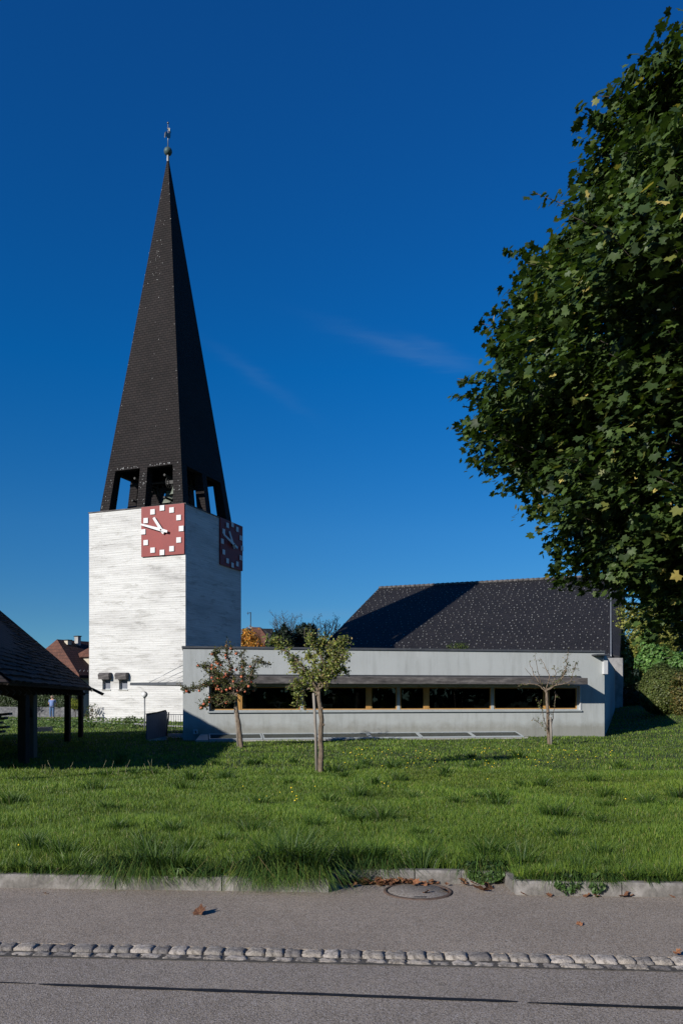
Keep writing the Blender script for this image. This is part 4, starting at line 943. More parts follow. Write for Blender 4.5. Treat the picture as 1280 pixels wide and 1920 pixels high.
simple_tree('clipped_bush', XY(1245,44), [pxr(1243,1293,44,1.28,1.3,1.38), pxr(1255,1297,44,1.2,1.2,1.25), pxr(1228,1303,44,.85,1,1.0)], 20000, .11, [(.085,.11,.026),(.06,.08,.02),(.125,.145,.038)], [3,3,1], 'round clipped dark green bush on the rising lawn at the right edge', 'bush', thick=.15, lump=.08, trunk=.08)
simple_tree('low_hedge', XY(1290,43), [pxr(1284,1300,42,.8,1,1.3), pxr(1310,1298,42,1.3,1,1.4), pxr(1350,1290,42,1.6,1.2,1.6)], 8000, .12, [(.14,.11,.03),(.09,.09,.025),(.06,.07,.02)], [2,2,1], 'brownish hedge cut off by the right edge of the frame', 'hedge', thick=.2, lump=.1, trunk=.08)
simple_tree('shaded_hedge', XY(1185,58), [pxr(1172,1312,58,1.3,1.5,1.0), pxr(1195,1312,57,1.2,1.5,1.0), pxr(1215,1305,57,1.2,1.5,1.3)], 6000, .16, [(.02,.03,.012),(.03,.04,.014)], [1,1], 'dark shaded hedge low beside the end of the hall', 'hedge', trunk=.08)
simple_tree('dark_tree', XY(1290,66), [pxr(1262,1150,66,2.6,2.5,4.0), pxr(1300,1120,66,4,3,5), pxr(1250,1080,68,2,2,3), pxr(1330,1200,66,4,3,4), pxr(1285,1215,66,2.2,2,2)], 20000, .26, [(.02,.034,.012),(.03,.045,.014),(.012,.02,.009)], [2,1,1], 'tall dark tree at the back behind the maple crown', trunk=.35)
# left background
def hedge_box(name, a, c, h, w, n, size, cols, wts, label):
    a = Vector((*a,0)); c = Vector((*c,0)); d = c-a; nn_ = Vector((-d.y,d.x,0)).normalized()
    t = empty(name, a.lerp(c,.5), label, 'hedge'); u = rng.random(n); f = rng.random(n); side = rng.choice([-1,1], n, p=[.8,.2])
    top = rng.random(n) < .3
    off = np.where(top, (rng.random(n)-.5)*w, side*w/2)+rng.normal(size=n)*.05; z = np.where(top, h, f*h)+rng.normal(size=n)*.05
    p = np.array(a)[None]+u[:,None]*np.array(d)[None]+off[:,None]*np.array(nn_)[None]; p[:,2] = z
    nr = np.where(top[:,None], np.array([[0,0,1.]]), side[:,None]*np.array(nn_)[None])+rng.normal(size=(n,3))*.5
    leaves('foliage', p, nr, size*(.7+.6*rng.random(n)), 'spray', palette(n, cols, wts), M['leaf'], t)
    b = B(); b.obox(a-nn_*(w/2-.12)+Vector((0,0,-.1)), d, nn_*(w-.24), (0,0,h-.02)); b.build('core', M['bark_dark'], t)
hedge_box('garden_hedge', XY(-60,64), XY(150,62), 1.9, 1.0, 16000, .14, [(.03,.05,.015),(.045,.07,.02),(.02,.035,.012)], [2,1,1], 'long dark clipped hedge behind the stone garden wall')
simple_tree('yellow_green_bush', XY(140,58.8), [pxr(139,1320,58.8,.42,.5,.40), pxr(145,1322,58.8,.35,.4,.35)], 1500, .09, [(.22,.24,.03),(.15,.19,.03)], [1,1], 'small round yellow-green bush between the two rear barn posts', 'bush', trunk=.03)
for px, lab in ((120,'spiky blue-green plant right of the person'),(60,'leafy plant over the garden wall left of the person')):
    simple_tree('garden_plant', XY(px,59.3), [pxr(px,1316,59.3,.5,.4,.5), pxr(px-10,1321,59.3,.4,.4,.3)], 700, .13, [(.06,.085,.05),(.09,.12,.06)], [1,1], lab, 'plant', kind='needle', trunk=.02)
simple_tree('wall_climber', XY(173,51.6), [pxr(168,1335,51.8,.25,.3,.5), pxr(178,1332,51.9,.3,.25,.5), pxr(166,1345,51.6,.3,.3,.3)], 420, .10, [(.04,.06,.02),(.07,.10,.03),(.10,.06,.03)], [2,2,1], 'loose scrambling shrub at the left foot of the tower', 'shrub', kind='oval', trunk=.02)
simple_tree('tower_shrub', XY(244,41), [pxr(240,1352,41,.22,.2,.25), pxr(250,1349,41,.16,.2,.25), pxr(244,1362,41,.22,.2,.2)], 330, .085, [(.05,.08,.025),(.08,.12,.035)], [2,1], 'small leafy shrub by the path left of the globe lamp', 'shrub', kind='oval', trunk=.015)

# ------------------------------------------------------------ young fruit trees
def fruit_tree(name, base, D, trunk_px, tr, limbs, label, leafn, leafsize, cols, wts, twig=.30, seed=1, apples=None, bare=.0, tw_n=9):
    r = random.Random(seed); t = empty(name, (base[0],base[1],gz(*base)), label, 'tree')
    b = B(); pts = [P(px,py,D+r.uniform(-.03,.03)) for px, py in trunk_px]; pts[0].z = gz(*base)-.08
    fine = []
    for i in range(len(pts)-1):
        for k in range(4): fine.append(pts[i].lerp(pts[i+1], k/4)+Vector((r.uniform(-1,1),r.uniform(-1,1),0))*tr*.12)
    fine.append(pts[-1]); rad = [tr*(1-.35*i/len(fine))*(1+.16*noise.noise(Vector((i*1.3,seed,0)))) for i in range(len(fine))]
    rad[0] *= 1.3; b.tube(fine, rad, 10)
    for i in range(3, len(fine)-1, 4): b.sphere(fine[i]+Vector((r.uniform(-1,1)*tr*.8,-tr*.4,0)), tr*.42, 8, 6)
    b.build('trunk', M['bark'], t)
    b = B(); lp_, ln_ = [], []; ap = []
    for li, (path, r0, lv_) in enumerate(limbs):
        dz = 0 if li == 0 else r.uniform(-1,1)*.75
        q_ = [P(px,py,D+dz*min(i*.35,1.0)*.9) for i, (px,py) in enumerate(path)]
        f2 = []
        for i in range(len(q_)-1):
            for k in range(4): f2.append(q_[i].lerp(q_[i+1], k/4)+Vector((r.uniform(-1,1),r.uniform(-1,1),r.uniform(-1,1)))*.02)
        f2.append(q_[-1]); n_ = len(f2); b.tube(f2, [r0*(1-.8*i/n_)+.004 for i in range(n_)], 6)
        for k in range(int(tw_n*(len(q_)-1)*lv_)):
            i = r.randrange(max(1,n_//5), n_); s = f2[i]; d = Vector((r.uniform(-1,1), r.uniform(-1,1), r.uniform(-.5,1))).normalized(); L = twig*r.uniform(.3,1)
            e_ = s+d*L; b.tube([s, s.lerp(e_,.5)+Vector((0,0,.02)), e_], [.007,.005,.003], 4)
            for j in range(leafn):
                u = r.uniform(.15,1.05); p = s.lerp(e_, u)+Vector((r.gauss(0,1),r.gauss(0,1),r.gauss(0,1)))*.035; lp_.append(p); ln_.append((r.gauss(0,1),r.gauss(0,1)-.2,r.gauss(0,1)+.5))
            if apples and r.random() < apples: ap.append(s.lerp(e_, r.uniform(.3,.9))-Vector((0,0,.05)))
    b.build('branches', M['bark'], t)
    lp_ = np.array([list(v) for v in lp_]); ln_ = np.array(ln_)
    leaves('crown', lp_, ln_, leafsize*(.7+.6*rng.random(len(lp_))), 'oval', palette(len(lp_), cols, wts), M['leaf'], t)
    if ap:
        r.shuffle(ap)
        b = B(); b.lathe((0,0,0), [(0.0,.026),(.008,.030),(.024,.026),(.036,.008),(.036,-.010),(.026,-.028),(.010,-.033),(0,-.029)][::-1], 12); b.tube([(0,0,.026),(.004,0,.045)], .003, 4); pr = b.build('apple', M['apple'], t, origin=(0,0,0))
        for i, v in enumerate(ap[:98]):
            o = pr if i == 0 else pr.copy()
            if i: C.objects.link(o); o.parent = t
            o.location = v-WL[t.name]; s = r.uniform(1.0,1.5); o.scale = (s,s,s); o.rotation_euler = (r.uniform(-.3,.3),r.uniform(-.3,.3),r.uniform(0,6))
    return t
D1 = 25.0; b1 = XY(453,D1)
fruit_tree('apple_tree', b1, D1, [(453,1400),(450,1375),(446,1345),(442,1318),(440,1300)], .075, [
    ([(440,1300),(436,1270),(430,1240),(424,1212)], .035, 1.2), ([(441,1305),(420,1290),(395,1282),(370,1290),(347,1292)], .035, 1.7), ([(440,1300),(415,1275),(400,1255),(382,1250)], .03, 1.5),
    ([(440,1298),(455,1275),(456,1250),(452,1228)], .03, 1.2), ([(441,1302),(462,1285),(472,1262),(480,1240),(500,1244)], .03, 1.1), ([(440,1308),(415,1305),(395,1310),(382,1325)], .025, 1.8),
    ([(438,1280),(415,1255),(405,1235),(408,1218)], .02, 1.3), ([(441,1312),(425,1312),(410,1322)], .018, 1.3), ([(442,1300),(462,1292),(475,1290)], .018, .8),([(438,1285),(412,1270),(395,1262)], .02, 1.4),([(438,1290),(420,1280),(405,1275)], .02, 1.6)],
    'small apple tree heavy with red apples before the left end of the windows', 8, .064, [(.075,.09,.028),(.05,.065,.022),(.13,.12,.04)], [3,3,1.5], .30, 3, apples=.45, tw_n=16)
D2 = 16.6; b2 = XY(601,D2)
fruit_tree('apple_tree', b2, D2, [(601,1447),(602,1415),(601,1385),(603,1350),(599,1320),(597,1297)], .062, [
    ([(597,1297),(585,1275),(567,1250),(540,1225),(520,1208),(508,1200)], .030, 1.1), ([(596,1300),(580,1290),(560,1300),(557,1325)], .020, .9), ([(598,1297),(604,1268),(607,1245),(598,1215),(582,1195)], .030, 1.6),
    ([(598,1295),(618,1268),(632,1245),(645,1225)], .028, 1.8), ([(600,1290),(622,1262),(628,1235),(625,1205)], .025, 1.9), ([(597,1290),(592,1260),(588,1235),(572,1225)], .022, 1.4),
    ([(590,1283),(565,1262),(548,1245),(550,1235)], .02, 1.4), ([(606,1272),(618,1245),(612,1215),(606,1202)], .02, 1.9), ([(620,1265),(640,1255),(652,1262)], .012, 1.2), ([(585,1275),(562,1280),(550,1290)], .014, 1.5),([(628,1248),(640,1215),(645,1202)], .014, 1.6)],
    'young fruit tree with pale green leaves nearest the road, tied to a stake', 8, .058, [(.19,.22,.05),(.25,.27,.07),(.08,.11,.028),(.30,.24,.07)], [3,2,2,.7], .24, 11, tw_n=12)
D3 = 26.4; b3 = XY(1030,D3)
fruit_tree('apple_tree', b3, D3, [(1029,1396),(1027,1365),(1026,1330),(1024,1300),(1022,1294)], .06, [
    ([(1022,1294),(1040,1285),(1055,1270),(1062,1245),(1064,1222)], .022, .9), ([(1022,1294),(1012,1280),(1000,1265),(992,1242)], .018, .12), ([(1022,1296),(1010,1285),(990,1282),(975,1285)], .016, .3),
    ([(1022,1292),(1030,1270),(1022,1250),(1014,1236)], .014, .25), ([(1024,1294),(1045,1284),(1070,1278),(1078,1245)], .016, .8), ([(1015,1284),(1008,1260),(1002,1233)], .010, .15), ([(1018,1286),(1000,1276),(984,1253)], .010, .1),
    ([(1035,1286),(1041,1262),(1037,1252)], .01, .4), ([(1029,1378),(1019,1350),(1013,1325),(1008,1312)], .010, .5), ([(1031,1372),(1036,1345),(1040,1310),(1040,1295)], .010, .35), ([(1028,1375),(1020,1365),(1006,1353)], .007, .5), ([(1050,1276),(1058,1262),(1062,1255)], .01, 1.2)],
    'sparse, almost leafless fruit tree before the right end of the windows', 3, .055, [(.07,.085,.025),(.11,.12,.035),(.16,.11,.03)], [3,2,1], .22, 21)
def stake(px0, py0, px1, py1, D, rad, label):
    p = P(px0,py0,D); p.z = gz(p.x,p.y)-.1; q_ = P(px1,py1,D); b = B(); b.tube([p, p.lerp(q_,.5)+Vector((.01,0,0)), q_], [rad,rad*.95,rad*.9], 8); b.tube([q_, q_+Vector((0,0,.01))], [rad*.9,rad*.5], 8)
    tag(b.build('tree_stake', M['stake']), label, 'stake', 'stakes beside the young trees')
stake(447,1400,440,1322,D1+.2,.04,'dark stake against the trunk of the apple-laden tree')
stake(594,1444,588,1300,D2+.12,.033,'slender grey stake left of the nearest tree trunk')
stake(1033,1396,1031,1345,D3-.1,.04,'short brown stake behind the sparse right-hand tree')

# ------------------------------------------------------------ maple
MX, MY = 7.75, 12.3
prof = [(2.4,.9),(2.8,2.2),(3.3,3.2),(3.9,3.95),(4.9,4.7),(5.9,5.05),(6.6,5.1),(7.5,4.9),(8.5,4.6),(9.3,4.2),(10.3,3.35),(11.4,2.3),(12.4,1.5),(13.4,1.0),(14.3,.35)]
def prad(z): return np.interp(z, [p[0] for p in prof], [p[1] for p in prof])
maple = empty('maple_tree', (MX,MY,gz(MX,MY)), 'huge dark green maple with dense crown filling the right side of the picture', 'tree')
def crown_pts(n, lo, hi, seed):
    out = []; r = random.Random(seed)
    while len(out) < n:
        z = r.uniform(2.45, 14.1); a = r.uniform(0, 2*math.pi)
        if r.random() > prad(z)/5.7: continue
        cx = -math.cos(a); front = (math.cos(a)*-.85+math.sin(a)*-.53)   # 1 when facing the camera
        if front < -.2 and r.random() < .75: continue
        nz = noise.noise(Vector((math.cos(a)*2.6, math.sin(a)*2.6, z*.75)))+.7*noise.noise(Vector((math.cos(a)*6, math.sin(a)*6, z*1.7+9)))
        k = r.uniform(lo, hi); rr = prad(z)*(k+.17*nz); out.append((MX+math.cos(a)*rr, MY+math.sin(a)*rr, z+r.gauss(0,.12)+.25*nz, a, k))
    return out
boughs = crown_pts(150, .80, 1.0, 1); cl = crown_pts(1900, .55, .86, 2)+crown_pts(900, .84, .95, 5)
rb = random.Random(55); shoots_ = []
for (x,y,z,a,k) in boughs:
    out = Vector((math.cos(a), math.sin(a), -.12)); side = Vector((-math.sin(a), math.cos(a), 0)); w = rb.uniform(.75,1.25)
    for _ in range(38):
        o_ = max(-.8,min(.6,rb.gauss(0,.5)))*w; sd_ = max(-.7,min(.7,rb.gauss(0,.46)))*w; v_ = max(-.4,min(.4,rb.gauss(0,.23)))*w-.12*abs(sd_)-.18*max(o_,0)
        q_ = Vector((x,y,z))+out*(o_*.8-.12)+side*sd_+Vector((0,0,v_)); cl.append((q_.x,q_.y,q_.z,a,.95))
    if rb.random() < .6:      # a leafy shoot reaching out
        d_ = out+side*rb.uniform(-.4,.4)+Vector((0,0,rb.uniform(0,.7)))
        shoots_.append((Vector((x,y,z))-out*.6-Vector((0,0,.25)), Vector((x,y,z))+d_*.25, Vector((x,y,z))+d_*.85))
        for q in range(4): p_ = Vector((x,y,z))+d_*(.40+.13*q); cl.append((p_.x,p_.y,p_.z,a,1.02))
pos = []; nr = []; tip = []; colr = []
base_c = np.array([(.036,.062,.015),(.052,.084,.019),(.025,.045,.012),(.072,.104,.023)])
for (x,y,z,a,k) in cl:
    m = 21 if k > .8 else 15
    if k > 1.0: m = 6
    out = np.array([math.cos(a), math.sin(a), 0])
    g_ = np.clip(rng.normal(size=(m,3)),-1.6,1.6)*(np.array([.17,.17,.10]) if k <= 1 else .065); g_ += out*g_[:,2:3]*-.3
    pos.append(np.array([x,y,z])+g_)
    nr.append(np.tile(out*.45+np.array([0,0,.8]),(m,1))+rng.normal(size=(m,3))*.42)
    tip.append(np.tile(out*.9+np.array([0,0,-.7]),(m,1))+rng.normal(size=(m,3))*.45)
    colr.append(base_c[rng.choice(4, m, p=[.4,.3,.2,.1])]*(1+.12*rng.normal()))
pos = np.vstack(pos); nr = np.vstack(nr); tip = np.vstack(tip); colr = np.clip(np.vstack(colr)*(1+.12*rng.normal(size=(len(pos),1))), .006, 1)
yel = rng.random(len(pos)) < .010; colr[yel] = np.array([.42,.34,.10])*(.7+.5*rng.random((yel.sum(),1)))
yg = rng.random(len(pos)) < .03; colr[yg] = np.array([.12,.13,.03])
leaves('crown', pos, nr, .075*(.55+.9*rng.random(len(pos))), 'maple', colr, M['maple_leaf'], maple, tip=tip)
b = B(); zt = [0,1,2,4,6,8,10,12]; b.tube([(MX+.08*math.sin(z), MY+.06*math.cos(z*1.3), z-.1) for z in zt], [.36,.29,.27,.23,.18,.13,.08,.03], 14); b.build('trunk', M['bark_dark'], maple)
b = B(); r = random.Random(12)
for i in range(150):
    x,y,z,a,k = cl[r.randrange(len(cl))]; z0 = max(1.9, min(10.5, z-r.uniform(.8,2.6)*prad(z)/4)); s = Vector((MX,MY,z0)); e_ = Vector((x,y,z)); m1 = s.lerp(e_,.35)+Vector((0,0,.25)); m2 = s.lerp(e_,.72)+Vector((0,0,.15))
    b.tube([s,m1,m2,e_], [.055,.038,.02,.006], 5)
for a_, m_1, e_1 in shoots_: b.tube([a_, m_1, e_1], [.016,.010,.004], 4)
b.build('limbs', M['bark_dark'], maple)
# ------------------------------------------------------------ grass
def fbm(x, y, s, o): return np.array([noise.noise(Vector((a*s, b_*s, o))) for a, b_ in zip(x, y)])
Nc = 640000
yy = 6.45+ (np.exp(rng.random(Nc)*math.log(1+56/2.6))-1)*2.6 ; 
yy = np.where(rng.random(Nc) < .5, 6.5+rng.random(Nc)**1.25*10.5, yy)
xx = (rng.random(Nc)*2-1)*(.455*yy+.8)
Ne = 230000; ye = 6.5+rng.random(Ne)**1.7*38; xe_ = np.sign(rng.random(Ne)-.5)*((.455*ye+.8)+rng.random(Ne)**1.2*(.35*ye+4)); yy = np.concatenate([yy, ye]); xx = np.concatenate([xx, xe_])
ky = 6.51-.0575*xx+.07+np.where((xx > -.16) & (xx < 1.44), .40, 0)
keep = yy > ky
relF = (xx-F0.x)*ft.y*-1+(yy-F0.y)*ft.x     # distance behind the facade line
inF = (relF > -.02) & (xx > -5.9) & (xx < 30) & ((xx-F1.x)*e2.y-(yy-F1.y)*e2.x < .02)
lwm = (relF > -.92) & (relF <= 0) & (xx > XY(372,28)[0]) & (xx < XY(985,30)[0])
keep &= ~inF & ~lwm & (yy < 66)
pa = np.array(PATH)
def near_path(x, y, w):
    m = np.zeros(len(x), bool)
    for (x0,y0),(x1,y1) in zip(PATH[:-1], PATH[1:]):
        dx, dy = x1-x0, y1-y0; t_ = np.clip(((x-x0)*dx+(y-y0)*dy)/(dx*dx+dy*dy), 0, 1); m |= np.hypot(x-x0-t_*dx, y-y0-t_*dy) < w
    return m
keep &= ~near_path(xx, yy, .62)
relT = (xx-P0.x)*tb.x+(yy-P0.y)*tb.y; relT2 = (xx-P0.x)*ta.x+(yy-P0.y)*ta.y
keep &= ~((relT > 0) & (relT < TS) & (relT2 > 0) & (relT2 < TS))
xx = xx[keep]; yy = yy[keep]
# tussocks: long arching clumps
tc = []
r = random.Random(31)
spots = [(-1.55,6.72,.34,240),(-1.38,6.70,.32,220),(-1.75,6.85,.25,120),(-.42,6.70,.46,330),(-.25,6.68,.42,300),(-.60,6.80,.40,260),(-.1,6.78,.34,200),(.05,7.05,.30,200),(.3,7.10,.30,180),(-2.7,6.8,.16,60),(-2.2,6.75,.14,60),(2.35,6.6,.16,90),(2.0,6.7,.22,120),(1.55,6.85,.26,160),(1.3,7.2,.28,200),(.75,7.15,.22,150),(-.9,6.75,.18,100),(1.75,6.62,.15,80),(2.7,6.62,.16,80)]
for i in range(150):
    x_c = r.uniform(-3.0, 3.1); o_ = .40 if -.16 < x_c < 1.44 else 0
    spots.append((x_c, 6.51-.0575*x_c+.10+o_+r.uniform(0,.05), r.uniform(.07,.15), r.randint(20,50)))
for i in range(85):
    y_c = 6.9+r.random()**1.5*14; x_c = r.uniform(-1,1)*(.44*y_c+.3); spots.append((x_c, y_c, r.uniform(.13,.27), int(110*min(1,9/y_c)+25)))
tx_, ty_, th_ = [], [], []; tdx, tdy = [], []
for x_c, y_c, h_, n in spots:
    a = rng.random(n)*2*math.pi; rd = np.abs(rng.normal(size=n))*h_*.28; tx_.append(x_c+np.cos(a)*rd*1.3); ty_.append(y_c+np.sin(a)*rd); th_.append(h_*(.6+.6*rng.random(n)))
    tdx.append(np.cos(a)*(.4+rd*2)); tdy.append(np.sin(a)*(.4+rd*2)-(.25 if y_c < 6.9 else 0))
tx_, ty_, th_, tdx, tdy = map(np.concatenate, (tx_, ty_, th_, tdx, tdy))
ov = []
cl_ = []
rr_ = random.Random(8)
for xa, xb, k, L in ((-1.98,-1.42,19,.26),(-1.42,-1.05,6,.12),(-.80,-.10,32,.29),(.0,.45,9,.19),(1.0,1.42,7,.13),(-2.95,2.95,34,.08),(1.5,2.3,6,.10),(-2.4,-2.0,3,.10)):
    for _ in range(k): cl_.append((rr_.uniform(xa,xb), L*rr_.uniform(.45,1.25), rr_.randint(14,46)))
for xc_, L, n in cl_:
    ox = xc_+rng.normal(size=n)*(.02+L*.22); ov.append(np.stack([ox, L*(.35+.85*rng.random(n))], 1))
ov = np.vstack(ov); ovx, ovl = ov[:,0], np.clip(ov[:,1], .03, .3)
ovy = 6.51-.0575*ovx+.085+.07*rng.random(len(ovx))+np.where((ovx > -.14) & (ovx < 1.42), .36, 0)
kk = ty_ > 6.51-.0575*tx_+.05+np.where((tx_ > -.16) & (tx_ < 1.44), .38, 0)
tx_, ty_, th_, tdx, tdy = [v[kk] for v in (tx_, ty_, th_, tdx, tdy)]
n1 = fbm(xx, yy, .9, 1.0); n2 = fbm(xx, yy, 3.1, 4.0); n3 = fbm(xx, yy, .25, 8.0)
hh = (.052+.05*np.clip(n1+.3,0,1)+.035*np.clip(n2,0,1))*(.55+.9*rng.random(len(xx)))
hh *= np.interp(yy, [6.5,7.6,10,20,30,60], [1.15,1.05,.95,.75,.75,.9])
ang = rng.random(len(xx))*2*math.pi; lean = np.abs(rng.normal(size=len(xx)))*.55
ldx, ldy = np.cos(ang)*lean, np.sin(ang)*lean
X = np.concatenate([xx, tx_]); Y = np.concatenate([yy, ty_]); Hh = np.concatenate([hh, th_]); DX = np.concatenate([ldx, tdx]); DY = np.concatenate([ldy, tdy])
Z = np.array([gz(a, b_) for a, b_ in zip(X, Y)])-.012
N = len(X)
cols = np.array([(.124,.186,.022),(.080,.140,.019),(.044,.090,.019),(.178,.225,.036),(.29,.25,.10)])
pw = np.array([.36,.34,.20,.08,.02]); base = cols[rng.choice(5, N, p=pw)]
n1a = np.concatenate([n1, np.full(len(tx_), -.6)])+.15*rng.normal(size=N); n3a = np.concatenate([n3, np.zeros(len(tx_))])
tint = np.clip(.5+n1a*.9, 0, 1)[:,None]
base = base*(.70+.55*tint)*np.array([1,1,1])+np.array([.018,.010,0])*np.clip(n3a,0,1)[:,None]
tus = np.arange(N) >= len(xx); base[tus] = base[tus]*np.array([.74,.88,1.0])
base *= (1+.15*rng.normal(size=(N,1))); base = np.clip(base, .006, 1)
wd = np.maximum(.0023+.0012*rng.random(N), Y*.00042)*np.where(tus, 1.15, 1)
wa = rng.random(N)*math.pi; wx, wy = np.cos(wa)*wd, np.sin(wa)*wd*.6
z1 = Z+Hh*.55; hl = Hh*np.where(tus, 1.0, .6)
drop = np.where(tus, Hh*np.clip(np.hypot(DX,DY)-.3,0,1)*.55, 0)
Pm = np.stack([X+DX*hl*.38, Y+DY*hl*.38, z1], 1); Pt = np.stack([X+DX*hl*1.15, Y+DY*hl*1.15, Z+Hh-drop*1.4], 1)
W_ = np.stack([wx, wy, np.zeros(N)], 1); P_ = np.stack([X,Y,Z],1)
n_o = len(ovx); o_w = np.stack([.0022+.0024*rng.random(n_o)**2, np.zeros(n_o), np.zeros(n_o)], 1); o_dx = rng.normal(size=n_o)*.75*ovl
oP = np.stack([ovx, ovy, np.full(n_o, .095)], 1); oM = np.stack([ovx+o_dx*.5, ovy-.05-ovl*.3*rng.random(n_o), .118+ovl*(.15+.55*rng.random(n_o))], 1)
oT = np.stack([ovx+o_dx*1.2, ovy-.10-ovl*(.3+.45*rng.random(n_o)), np.maximum(.135-ovl*(1.1*rng.random(n_o)), .004)], 1)
P_ = np.vstack([P_, oP]); Pm = np.vstack([Pm, oM]); Pt = np.vstack([Pt, oT]); W_ = np.vstack([W_, o_w]); base = np.vstack([base, palette(n_o, [(.065,.12,.025),(.040,.085,.022),(.12,.17,.035),(.22,.19,.08)], [3,3,2,.4], .3)]); N = len(P_)
VV = np.stack([P_-W_, P_+W_, Pm+W_*.85, Pm-W_*.85, Pt], 1).reshape(-1,3)
q_ = np.arange(N)*5
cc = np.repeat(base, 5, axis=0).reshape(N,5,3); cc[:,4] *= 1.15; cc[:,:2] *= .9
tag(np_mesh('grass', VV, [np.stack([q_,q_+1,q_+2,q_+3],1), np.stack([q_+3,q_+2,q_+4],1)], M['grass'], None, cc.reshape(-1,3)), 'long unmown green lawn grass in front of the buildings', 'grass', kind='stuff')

# leafy ground cover and seed heads in the left bed
n = 5200; gx = -24+rng.random(n)*14; gy = 38.5+rng.random(n)*14; mk_ = ~near_path(gx, gy, .9) & (gx < -gy*.245)
gx, gy = gx[mk_], gy[mk_]; p = np.stack([gx, gy, .06+.16*rng.random(len(gx))], 1)
tag(leaves('ground_cover', p, rng.normal(size=(len(p),3))*.5+np.array([0,-.3,1]), .15*(.6+.7*rng.random(len(p))), 'oval', palette(len(p), [(.08,.13,.03),(.05,.09,.02),(.13,.17,.05)], [2,2,1]), M['leaf'], None), 'broad-leaved ground cover beyond the barn posts', 'plants', kind='stuff')

# weeds over the kerb
def weed(cx, cy, w, n, label, hang=.08, name='kerb_weed'):
    t = empty(name, (cx,cy,.1), label, 'weed'); m = rng.random(n)
    x = cx+(rng.random(n)-.5)*w; y = cy-.10*rng.random(n)-.02; y2 = kerb_y(x)
    off = .36 if recess(cx) else 0
    over = rng.random(n) < .5
    z = np.where(over, .11-hang*rng.random(n)*(1.2-.8*np.abs((x-cx)/w*2)), .11+.06*rng.random(n)); y = np.where(over, y2+off-.012-.02*rng.random(n), y2+off+.02+.12*rng.random(n))
    leaves('foliage', np.stack([x,y,z],1), rng.normal(size=(n,3))*.5+np.array([0,-.7,.6]), .034*(.7+.7*rng.random(n)), 'oval', palette(n, [(.045,.085,.02),(.07,.12,.03),(.03,.06,.018)], [2,2,1]), M['leaf'], t)
    b = B()
    for i in range(7):
        xi = cx+(i/6-.5)*w*.8; b.tube([(xi,kerb_y(xi)+off+.09,.10),(xi,kerb_y(xi)+off-.005,.125),(xi+.01,kerb_y(xi)+off-.02,.11-hang*.7)], .002, 4)
    b.build('stems', M['stem'], t)
weed(1.22, 6.8, .30, 420, 'leafy weeds spilling over the right end of the recessed kerb', .11)
weed(1.80, 6.45, .20, 150, 'small clump of weeds hanging over the kerb right of the recess', .09)
weed(2.03, 6.45, .12, 80, 'narrow weed strand trailing down the right kerb', .10)
# broad weed rosette among grass at kerb
t = empty('weed_rosette', (-1.33,6.62,.12), 'spiky bright weed rosette leaning over the kerb in the left tussock', 'weed'); b = B()
for i in range(22):
    a = math.pi*(.95+1.1*i/21)+random.uniform(-.1,.1); L = random.uniform(.10,.19); c = Vector((-1.33,6.62,.14)); d = Vector((math.cos(a),math.sin(a)*.7,0)); s = Vector((-d.y,d.x,0))*.009
    m = c+d*L*.5+Vector((0,0,.045)); e_ = c+d*L+Vector((0,0,random.uniform(-.05,.05))); b.add([c-s*.4,c+s*.4,m+s,m-s,e_], [(0,1,2,3),(3,2,4)])
b.build('blades', mat_noise('rosette_green', (.07,.13,.025), (.11,.17,.04), 20, .5, 0, .001), t)

# yellow flowers
fl = []
b = B(); b.lathe((0,0,.115), [(0,.010),(.012,.008),(.018,.003),(.012,-.002),(0,-.006)][::-1], 9); hd = b
proto_t = empty('yellow_flower', (0,0,0), 'small yellow dandelion-like flower standing in the lawn grass', 'flower', 'yellow flowers dotted over the lawn')
fh = b.build('flower_head', M['flower'], proto_t); b = B(); b.tube([(0,0,0),(0,0,.11)], .0018, 4); fs_ = b.build('stem', M['stem'], proto_t)
r = random.Random(77); spots = [(455,1468),(483,1497),(498,1489),(525,1480),(543,1472),(548,1478),(552,1500),(556,1490),(558,1497),(588,1468),(545,1470),(915,1424),(908,1428),(921,1433),(760,1432),(805,1433),(812,1432),(720,1462),(725,1466),(1170,1502),(1026,1421),(1000,1428),(40,1594),(715,1460),(910,1418)]
for i in range(85):
    px = r.choice([r.uniform(610,960), r.uniform(640,800), r.uniform(880,1150)]); spots.append((px, 1396+abs(r.gauss(0,1))*17))
for i, (px, py) in enumerate(spots):
    d = 1.48*F/(py+6-HZ); x, y = XY(px, d); z = gz(x,y); 
    if y > F0.y+(x-F0.x)*.178-1.0 and x > -6: y = F0.y+(x-F0.x)*.178-1.0-r.random()*3
    if i == 0: t = proto_t
    else:
        t = proto_t.copy(); C.objects.link(t)
        for ch in (fh, fs_):
            c2 = ch.copy(); C.objects.link(c2); c2.parent = t
    t.location = (x, y, gz(x,y)); s = r.uniform(.6,1.1)*min(1.2, max(.8, y/19)); t.scale = (s,s,1); t.rotation_euler = (r.uniform(.1,.45), r.uniform(-.2,.2), r.uniform(0,.5))
# grass seed heads in front of the barn
b = B(); r = random.Random(3)
for i in range(20):
    x, y = XY(r.uniform(0,330), r.uniform(15.5,17.6)); z = gz(x,y); L = r.uniform(.10,.20); dx = r.uniform(-.08,.08); b.tube([(x,y,z),(x+dx*.5,y,z+L*.6),(x+dx,y,z+L)], .0025, 4); b.tube([(x+dx,y,z+L),(x+dx*1.15,y,z+L+.04)], [.004,.002], 5)
tag(b.build('seed_heads', mat_noise('straw', (.25,.22,.12), (.35,.32,.2), 20, .8, 0, .001)), 'pale grass seed heads standing in front of the barn shade', 'grass', kind='stuff')

